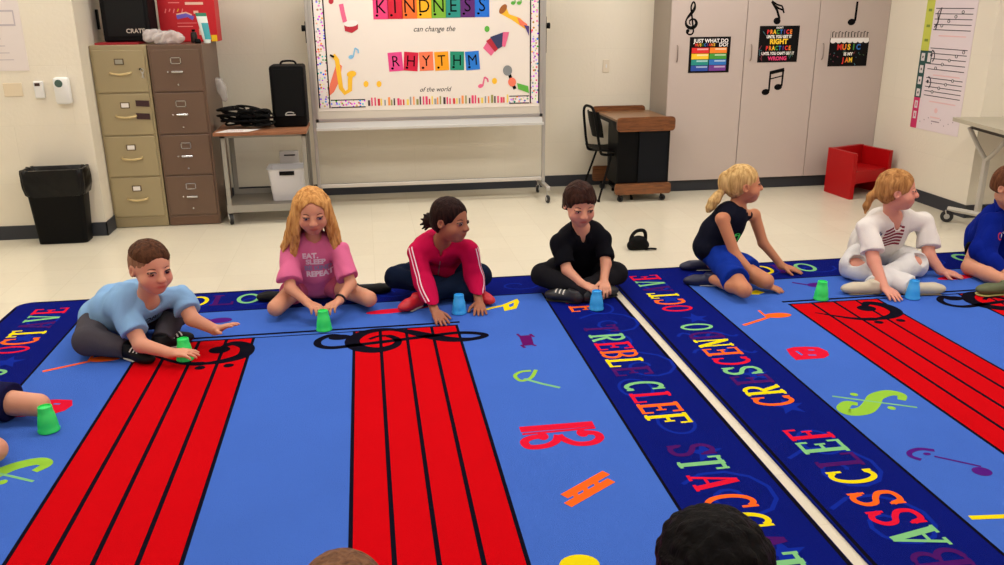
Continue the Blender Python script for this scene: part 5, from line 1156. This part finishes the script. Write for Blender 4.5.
b = MB(); b.box((2.02, 6.73, .10), (2.46, 7.0, .115), m_blkm); b.box((2.015, 6.716, .15), (2.03, 7.0, .624), m_blkm); b.box((2.445, 6.716, .15), (2.46, 7.32, .624), m_blkm); b.box((2.03, 6.98, .12), (2.445, 6.995, .624), m_blkm); b.box((2.20, 6.718, .15), (2.445, 6.73, .624), mat('panel_blue_black', (12, 15, 21), .5, spec=.15)); b.box((2.03, 6.74, .30), (2.2, 6.98, .31), m_blkm); b.box((2.03, 6.735, .15), (2.2, 6.745, .624), m_blk); P_(root, b, 'body')
for x in (2.055, 2.42):
    for y in (6.72, 7.28): caster(root, x, y, .068, .026, .03, yaw=1.2, metal=m_blk)
root = empty('student_chair', (1.95, 6.93, 0), 'black school chair with tubular legs, tucked in at the left of the oak-trimmed desk', 'chair')
b = MB(); S = []
for i in range(7):
    t = i/6; row = []
    for j in range(9): u = j/8*2-1; row.append(Vector((1.80+t*.34, 6.93+u*.175, .405+.02*(u*u)-.02*math.sin(t*3.1)+(-.02 if i == 6 else 0))))
    S.append(row)
def sheet(b, S, th, m):
    n = len(S[0]); k = len(S); nv = []
    for s_ in (0, 1): nv += [p+Vector((0, 0, 0))+(th*s_) for r in S for p in r]
    f = [(i*n+j, i*n+j+1, (i+1)*n+j+1, (i+1)*n+j) for i in range(k-1) for j in range(n-1)]; o = k*n
    f2 = [tuple(o+q for q in x[::-1]) for x in f]; ed = [i for i in range(n)]+[i*n+n-1 for i in range(1, k)]+[(k-1)*n+j for j in range(n-2, -1, -1)]+[i*n for i in range(k-2, 0, -1)]
    b.add(nv, [x[::-1] for x in f]+[x[::-1] for x in f2]+[(ed[i], ed[(i+1) % len(ed)], o+ed[(i+1) % len(ed)], o+ed[i]) for i in range(len(ed))], m)
sheet(b, S, Vector((0, 0, .012)), m_blk); P_(root, b, 'seat', smooth=True)
b = MB(); S = [[Vector((1.80-.05*t+.035*u*u, 6.93+u*(.125-.02*abs(2*t-1)), .52+t*.21)) for u in [j/4-1 for j in range(9)]] for t in [i/5 for i in range(6)]]; sheet(b, S, Vector((.012, 0, 0)), m_blk); P_(root, b, 'backrest', smooth=True)
b = MB()
b.tube(spline([(2.06, 6.79, .385), (1.84, 6.79, .385), (1.80, 6.79, .44), (1.772, 6.80, .6), (1.755, 6.815, .72), (1.75, 6.86, .765), (1.75, 6.93, .772), (1.75, 7.0, .765), (1.755, 7.045, .72), (1.772, 7.06, .6), (1.80, 7.07, .44), (1.84, 7.07, .385), (2.06, 7.07, .385)], 5), .0115, m_blkm, 8)
P_(root, b, 'back_frame', smooth=True)
for q in (-1, 1):
    for xa, xb in ((1.90, 1.78), (2.0, 2.08)):
        b = MB(); b.tube([(xa, 6.93+q*.15, .385), (xb, 6.93+q*.19, .012)], .0095, m_blkm, 8); b.lathe([(.012, 0), (.013, .018), (.009, .02)], (xb, 6.93+q*.19, .001), m_blk, n=10); P_(root, b, 'leg', smooth=True)
root.rotation_euler.z = .14; root.location = (2.02, 6.96, 0)
# --- storage cabinets
root = empty('storage_cabinet', (3.5, 7.23, 0), 'tall pale built-in storage cabinet with three doors, filling the right end of the back wall', 'storage cabinet')
m_cl = mat('laminate_pale', (190, 175, 167), .4, var=.015, vscale=4); m_gap = mat('gap_dark', (60, 50, 46), .8)
b = MB(); b.box((2.52, YC+.004, .10), (XW-.001, YW-.001, 2.45), mat('laminate_side', (160, 148, 136), .45)); P_(root, b, 'carcass')
b = MB(); b.box((2.54, YC+.02, 0.001), (XW-.01, YW-.01, .10), m_base); P_(root, b, 'plinth')
for i, (a, c, hx) in enumerate(((2.52, 3.178, 2.585), (3.182, 3.823, 3.235), (3.827, XW-.002, 3.885))):
    b = MB(); b.rbox((a+.001, YC-.018, .102), (c-.001, YC+.003, 2.44), m_cl, .002); d = P_(root, b, 'door')
    b = MB(); b.tube(spline([(hx, YC-.018, 1.11), (hx, YC-.035, 1.13), (hx, YC-.035, 1.22), (hx, YC-.018, 1.24)], 4), .005, mat('handle_nickel', (150, 138, 130), .35, .6), 8); h = b.build('handle', smooth=True); h.parent = d
YP = YC-.0185
def sticker(name, label, build):
    b = MB(); b.plane((0, YP-.0006, 0), (1, 0, 0), (0, 0, 1)); build(b); tag(b.build(name), label, 'wall sticker', 'black music stickers on the storage cabinet')
def wp_(px, py): p = at(px, py, YP); return (p.x, p.z)
def sk1(b):
    cp = clef_pts(); (xa, zt), (xb, zb) = wp_(691, 2), wp_(691, 34.5); L = zt-zb; cx_, cz_ = xa+.012, (zt+zb)/2
    b.rib([(cx_+p.x*L*.95, cz_+p.y*L) for p in cp], clef_w(len(cp), L*1.5), m_ink2); b.disc(cx_-.1*L, cz_-.39*L, L*.06, L*.06, m_ink2)
sticker('treble_clef_sticker', 'black treble clef sticker high on the left cabinet door', sk1)
def pth(l): return [wp_(*p) for p in l]
def wr_(w): return w
sticker('note_sticker', 'black sixteenth-note sticker above the poster on the middle cabinet door', lambda b: (b.poly(pth(el(777, 21, 3.6, 3.4, -.4)), m_ink2), b.rib(pth([(779.5, 19), (777, 10), (772, 1.5)]), .02, m_ink2, .0002), b.rib(pth([(772, 1), (777, 4.5), (782, 6), (783.5, 10)]), .014, m_ink2, .0004), b.rib(pth([(774, 5), (779, 8.5), (783, 10), (784, 13)]), .015, m_ink2, .0006)))
sticker('note_sticker', 'black beamed-notes sticker below the poster on the middle cabinet door', lambda b: (b.poly(pth(el(765.5, 92, 4, 3, -.25)), m_ink2), b.poly(pth(el(778, 87, 4, 3, -.25)), m_ink2), b.rib(pth([(768.8, 91), (770.5, 72)]), .016, m_ink2, .0002), b.rib(pth([(781.5, 86), (783.5, 68.5)]), .016, m_ink2, .0002), b.rib(pth([(769.8, 73), (784.3, 69.5)]), .03, m_ink2, .0004), b.rib(pth([(770, 79), (783.5, 75.5)]), .010, m_ink2, .0004)))
sticker('note_sticker', 'black quarter-note sticker high on the right cabinet door', lambda b: (b.poly(pth(el(851.5, 22, 4, 3.2, -.35)), m_ink2), b.rib(pth([(855, 21), (857.5, 1.5)]), .02, m_ink2, .0002)))
def poster(label, q, draw):
    P = [at(*p, YP) for p in q]; root = empty('poster', P[3], label, 'poster', 'small posters on the storage cabinet'); x0, x1, z0, z1 = min(p.x for p in P), max(p.x for p in P), min(p.z for p in P), max(p.z for p in P)
    b = MB(); b.box((x0, YP-.0022, z0), (x1, YP-.0004, z1), mat('poster_black', (12, 9, 10), .6, spec=.12)); P_(root, b, 'sheet')
    b = MB(); b.plane((x0, YP-.0026, z0), (1, 0, 0), (0, 0, 1)); draw(b, x1-x0, z1-z0); P_(root, b, 'printing')
rb = [mat('rb_'+n, c, .5) for n, c in (('red', (222, 30, 30)), ('orange', (244, 130, 30)), ('yellow', (246, 200, 30)), ('green', (60, 150, 50)), ('blue', (30, 110, 190)), ('violet', (110, 50, 140)), ('teal', (20, 140, 130)), ('navy', (30, 70, 160)))]
m_wt = mat('print_white', (240, 236, 232), .5)
def rainbow(b, t, x, z, sz, sx=1):
    n = len(t)
    for i, c in enumerate(t): b.text(c, x+(i-(n-1)/2)*sz*.78*sx, z, sz, rb[i % 6], .0004, bold=.04, sx=sx)
def d1(b, w, h):
    b.text('JUST WHAT DO', w*.52, h*.885, .042, m_wt, bold=.03); rainbow(b, 'MUSICIANS', w*.38, h*.775, .032, .8); b.text('DO?', w*.83, h*.775, .042, m_wt, bold=.03)
    for c, col in enumerate(((0, 2, 6, 7), (1, 3, 4, 5))):
        for i, k in enumerate(col):
            x0 = w*(.06+.44*c); z1 = h*(.70-.165*i); b.rect(x0, z1-h*.155, x0+w*.42, z1, rb[k]); b.rect(x0+w*.13, z1-h*.065, x0+w*.40, z1-h*.02, mat('tint_%d' % k, tuple(min(255, int(v*.4+150)) for v in ((222, 30, 30), (244, 130, 30), (246, 200, 30), (60, 150, 50), (30, 110, 190), (110, 50, 140), (20, 140, 130), (30, 70, 160))[k]), .5), .0004)
poster('black poster with two columns of rainbow bars, on the left cabinet door', [(690, 37.5), (731, 36.5), (727, 72), (688, 73)], d1)
def d2(b, w, h):
    rr = random.Random(5)
    for i in range(10): x, z = rr.choice((rr.uniform(.03, .2), rr.uniform(.82, .97)))*w, rr.uniform(.08, .92)*h; b.rib([(x, z), (x+rr.uniform(-.02, .02), z+rr.uniform(-.03, .03)), (x+rr.uniform(-.02, .02), z+.02)], .005, mat('doodle_%d' % (i % 3), ((60, 110, 120), (120, 40, 60), (60, 90, 50))[i % 3], .5))
    b.text("DON'T", w*.5, h*.945, .02, m_wt, bold=.04); rainbow(b, 'PRACTICE', w*.5, h*.83, .048, .78); b.text('UNTIL YOU GET IT', w*.5, h*.70, .033, m_wt, bold=.05, sx=.8); b.text('RIGHT', w*.5, h*.565, .055, rb[2], bold=.05)
    rainbow(b, 'PRACTICE', w*.5, h*.385, .048, .78); b.text("UNTIL YOU CAN'T GET IT", w*.5, h*.24, .032, m_wt, bold=.05, sx=.78); b.text('WRONG', w*.5, h*.10, .042, mat('print_rose', (220, 50, 110), .5), bold=.05)
poster('black poster with rainbow lettering about practice, on the middle cabinet door', [(760, 26.5), (800, 25.5), (796, 61.5), (757, 62.5)], d2)
def d3(b, w, h):
    rr = random.Random(6)
    for i in range(16): x, z = rr.uniform(.04, .96)*w, rr.uniform(.08, .45)*h; b.rib([(x, z), (x+rr.uniform(-.02, .02), z+rr.uniform(-.02, .02))], .006, mat('doodle_%d' % (i % 3), ((60, 110, 120), (120, 40, 60), (60, 90, 50))[i % 3], .5))
    rainbow(b, 'MUSIC', w*.5, h*.53, .062, .9); b.text('IS MY', w*.5, h*.34, .035, m_wt, bold=.05); rainbow(b, 'JAM', w*.48, h*.17, .055, .8)
    for i in range(7): b.disc(w*(.08+.14*i), h*.715, w*.075, h*.07, m_wt, .0002*(i+1))
    b.rect(.005, h*.70, w-.005, h*.785, m_wt, .002)
    b.rect(.0, h*.785, w, h+.002, m_cl, .0003)
    for i in range(12): b.rib([(w*(.05+.08*i), h*.81), (w*(.045+.08*i), h*.95), (w*(.085+.08*i), h*(.97-.05*(i % 2)))], .008, m_ink2, .001)
poster('black poster with rainbow lettering under a strip of notes, on the right cabinet door', [(831, 31), (870, 30), (866, 65), (828, 66.5)], d3)
# --- red cube chair
root = empty('cube_chair', (4.15, 6.62, 0), 'bright red plastic cube chair standing before the right cabinet door', 'chair')
m_rc = mat('plastic_red', (170, 2, 8), .45, spec=.3)
b = MB(); a0, a1_, c1_, c0 = Vector((3.955, 6.44, 0)), Vector((3.925, 6.80, 0)), Vector((4.33, 6.93, 0)), Vector((4.405, 6.60, 0)); H_ = .385; up_ = Vector((0, 0, 1))
def slab(b, p, q, th, z0, z1, m):     # vertical slab from p to q, thickness th to the left
    d = (q-p).normalized(); n = Vector((-d.y, d.x, 0))*th; b.add([p+up_*z0, q+up_*z0, q+n+up_*z0, p+n+up_*z0, p+up_*z1, q+up_*z1, q+n+up_*z1, p+n+up_*z1], [(3, 2, 1, 0), (4, 5, 6, 7), (0, 1, 5, 4), (1, 2, 6, 5), (2, 3, 7, 6), (3, 0, 4, 7)], m)
slab(b, a0, a1_, -.035, .001, H_, m_rc); P_(root, b, 'side_panel'); b = MB(); slab(b, c0, c1_, .035, .001, H_-.01, m_rc); P_(root, b, 'side_panel')
b = MB(); slab(b, a1_+Vector((.03, -.01, 0)), c1_+Vector((-.03, .0, 0)), -.035, .001, H_, m_rc); P_(root, b, 'backrest')
b = MB(); pts = [a0+Vector((.035, .02, 0)), c0+Vector((-.035, .01, 0)), c1_+Vector((-.04, -.04, 0)), a1_+Vector((.04, -.03, 0))]; b.prism([(p.x, p.y) for p in pts], (0, 0, .125), (1, 0, 0), (0, 1, 0), (0, 0, 1), .10, m_rc); P_(root, b, 'seat')
# --- note chart on the right wall
root = empty('staff_chart', (XW-.004, 6.2, 1.0), 'tall music staff chart with coloured side labels on the right wall', 'poster')
b = MB(); b.box((XW-.003, 5.915, .585), (XW-.0005, 6.51, 1.9), mat('chart_pink_white', (226, 212, 216), .6)); P_(root, b, 'sheet')
b = MB(); b.plane((XW-.0036, 6.51, 0), (0, -1, 0), (0, 0, 1)); mk = mat('chart_ink', (50, 44, 56), .6); myg = mat('label_lime', (196, 200, 80), .6); mdg = mat('label_dark_green', (30, 74, 70), .6); mpk = mat('label_magenta', (206, 40, 100), .6); mp_ = mat('label_inner', (214, 206, 206), .6); mfr = mat('chart_faint_red', (232, 190, 190), .6)
b.rect(0, 1.20, .10, 1.88, myg); b.rect(0, .83, .085, 1.20, mdg); b.rect(0, .585, .08, .83, mpk); b.rect(.085, 1.10, .15, 1.20, mdg)
for z in (1.15, 1.055, .965, .87): b.rect(.02, z-.03, .065, z+.03, mp_, .0003); b.disc(.042, z, .008, .01, mk, .0006)
b.rect(.1, 1.115, .14, 1.185, mp_, .0003)
for z in (.775, .69): b.rect(.02, z-.03, .06, z+.03, mp_, .0003); b.rect(.034, z-.015, .046, z+.015, mpk, .0006)
for z in (1.75, 1.62, 1.5, 1.38, 1.27): b.rect(.03, z, .075, z+.02, mat('label_green_ink', (120, 140, 50), .6), .0003)
for z0, kd in ((1.66, 0), (1.36, 0), (1.06, 1), (.855, 1)):
    dz = .04 if z0 > 1 else .034
    for i in range(5): b.rect(.12, z0+i*dz, .56, z0+i*dz+.006, mk, .0002)
    for j in range(4 if z0 != 1.06 else 5):
        x, z = .22+j*.075, z0+.0+(.035 if z0 != 1.06 else .012)+j*.034; b.disc(x, z, .017, .013, mk, .0005); b.disc(x, z, .009, .009, mp_, .0008)
    if kd: b.rib(arc(.15, z0+.10, .035, .045, 100, -60, 8), .012, mk, .0005); b.disc(.145, z0+.11, .014, .014, mk, .0006)
    else: b.rib([(.13, z0+.02), (.17, z0+.06), (.15, z0+.13), (.19, z0+.17), (.15, z0+.0)], .012, mk, .0005)
    b.rect(.2, z0-.045, .52, z0-.036, mfr, .0003)
b.disc(.3, .75, .02, .02, mfr); b.rect(.24, .69, .36, .70, mfr); b.rect(.26, .66, .36, .668, mat('chart_grey_ink', (150, 130, 140), .6))
for i in range(9): b.disc(.12+i*.05, .645+.02*(i % 3), .005, .005, mat('chart_grey_ink', (150, 130, 140), .6))
P_(root, b, 'printing')
# --- rolling table at the right edge
root = empty('rolling_table', (4.5, 5.35, 0), 'pale grey folding table on casters at the right edge of the room', 'table')
m_tt = mat('table_top_grey', (176, 168, 148), .4); m_tl = mat('table_leg_grey', (186, 180, 168), .4)
A_ = [(4.22, 5.665), (4.09, 4.97), (4.98, 4.80), (5.10, 5.50)]
b = MB(); b.prism(A_, (0, 0, .745), (1, 0, 0), (0, 1, 0), (0, 0, 1), .028, m_tt); P_(root, b, 'table_top')
b = MB(); b.prism([(4.30, 5.56), (4.20, 5.05), (4.92, 4.9), (5.0, 5.42)], (0, 0, .70), (1, 0, 0), (0, 1, 0), (0, 0, 1), .044, mat('apron_dark', (64, 58, 52), .6)); P_(root, b, 'apron')
for dx in (0, .52):
    dv = Vector((dx, -dx*.15, 0))
    b = MB(); b.rbox((-.018, -.018, .1), (.018, .018, .50), m_tl, .004); o = b.build('leg'); o.location = Vector((4.40, 5.48, 0))+dv-root.location; o.parent = root
    b = MB(); c_ = Vector((4.40, 5.48, .48))+dv
    for e_ in (Vector((4.30, 5.58, .71)), Vector((4.33, 5.20, .71))): b.tube([c_, c_.lerp(e_+dv, .5)+Vector((0, 0, -.01)), e_+dv], .016, m_tl, 8)
    P_(root, b, 'brace', smooth=True)
    b = MB(); b.tube([Vector((4.265, 5.62, .10))+dv, Vector((4.43, 5.28, .10))+dv], .019, m_tl, 8); P_(root, b, 'foot', smooth=True)
    caster(root, 4.255+dv.x, 5.61+dv.y, .085, .045, .028, yaw=.9); caster(root, 4.43+dv.x, 5.27+dv.y, .085, .045, .028, yaw=.5)
# --- black pouch on the floor
root = empty('camera_pouch', (1.76, 5.30, 0), 'small black pouch with a loop handle, alone on the tile floor', 'pouch')
B = Blob(.004); B.ell((1.757, 5.30, .045), (.062, .035, .052), None, .01); B.cone((1.715, 5.30, .03), (1.80, 5.30, .03), .034, .034, .01); B.cone((1.73, 5.3, .06), (1.79, 5.3, .06), .028, .026, .01); B.cut((0, 0, .001), (0, 0, -1)); B.bake('pouch_body', m_blk, root)
b = MB(); b.tube(spline([(1.702, 5.30, .03), (1.712, 5.31, .085), (1.745, 5.315, .122), (1.79, 5.31, .128), (1.808, 5.305, .10), (1.806, 5.30, .04)], 6), [.0125]*31, m_blk, 8); P_(root, b, 'handle', smooth=True)
b = MB(); b.tube(spline([(1.80, 5.27, .006), (1.83, 5.26, .012), (1.865, 5.265, .008), (1.875, 5.28, .006), (1.84, 5.285, .008), (1.81, 5.28, .006)], 5), .006, m_blk, 6); P_(root, b, 'strap', smooth=True)
# --- plastic cups
def cup(px, py, col, name, label, group, tx=0, ty=0):
    p = fl(px, py, .0135); p.y += .035; m = mat('cup_'+name, col, .4); b = MB(); R0, R1, h = .0385, .0255, .102
    prof = [(R0-.004, .002), (R0+.001, .0), (R0+.002, .006), (R0-.001, .010), (R0-.002, .03), (R1+.004, h*.72), (R1+.002, h*.74), (R1, h), (R1-.003, h+.001), (R1-.004, h-.006), (.001, h-.007)]
    b.lathe(prof, (0, 0, 0), m, n=32); o = b.build('plastic_cup', smooth=True, auto=50); o.location = (p.x, p.y, .0138); o.rotation_euler = (ty, tx, 0)
    return tag(o, label, 'cup', group)
cg_, cb_ = (44, 222, 104), (48, 160, 232)
cup(46, 434.5, cg_, 'green', 'green upside-down plastic cup at the left edge, beside a bare knee', 'green plastic cups')
cup(184, 362, cg_, 'green', 'green upside-down plastic cup under the hand of the boy in light blue', 'green plastic cups')
cup(324, 332, cg_, 'green', 'green upside-down plastic cup under the hands of the girl in pink', 'green plastic cups')
cup(824, 301, cg_, 'green', 'green upside-down plastic cup by the stave left of the child in white', 'green plastic cups')
cup(460, 315, cb_, 'blue', 'blue upside-down plastic cup between the hands of the girl in magenta', 'blue plastic cups')
cup(598, 311, cb_, 'blue', 'blue upside-down plastic cup in front of the boy in black', 'blue plastic cups')
cup(916, 300, cb_, 'blue', 'blue upside-down plastic cup in front of the child in white', 'blue plastic cups')
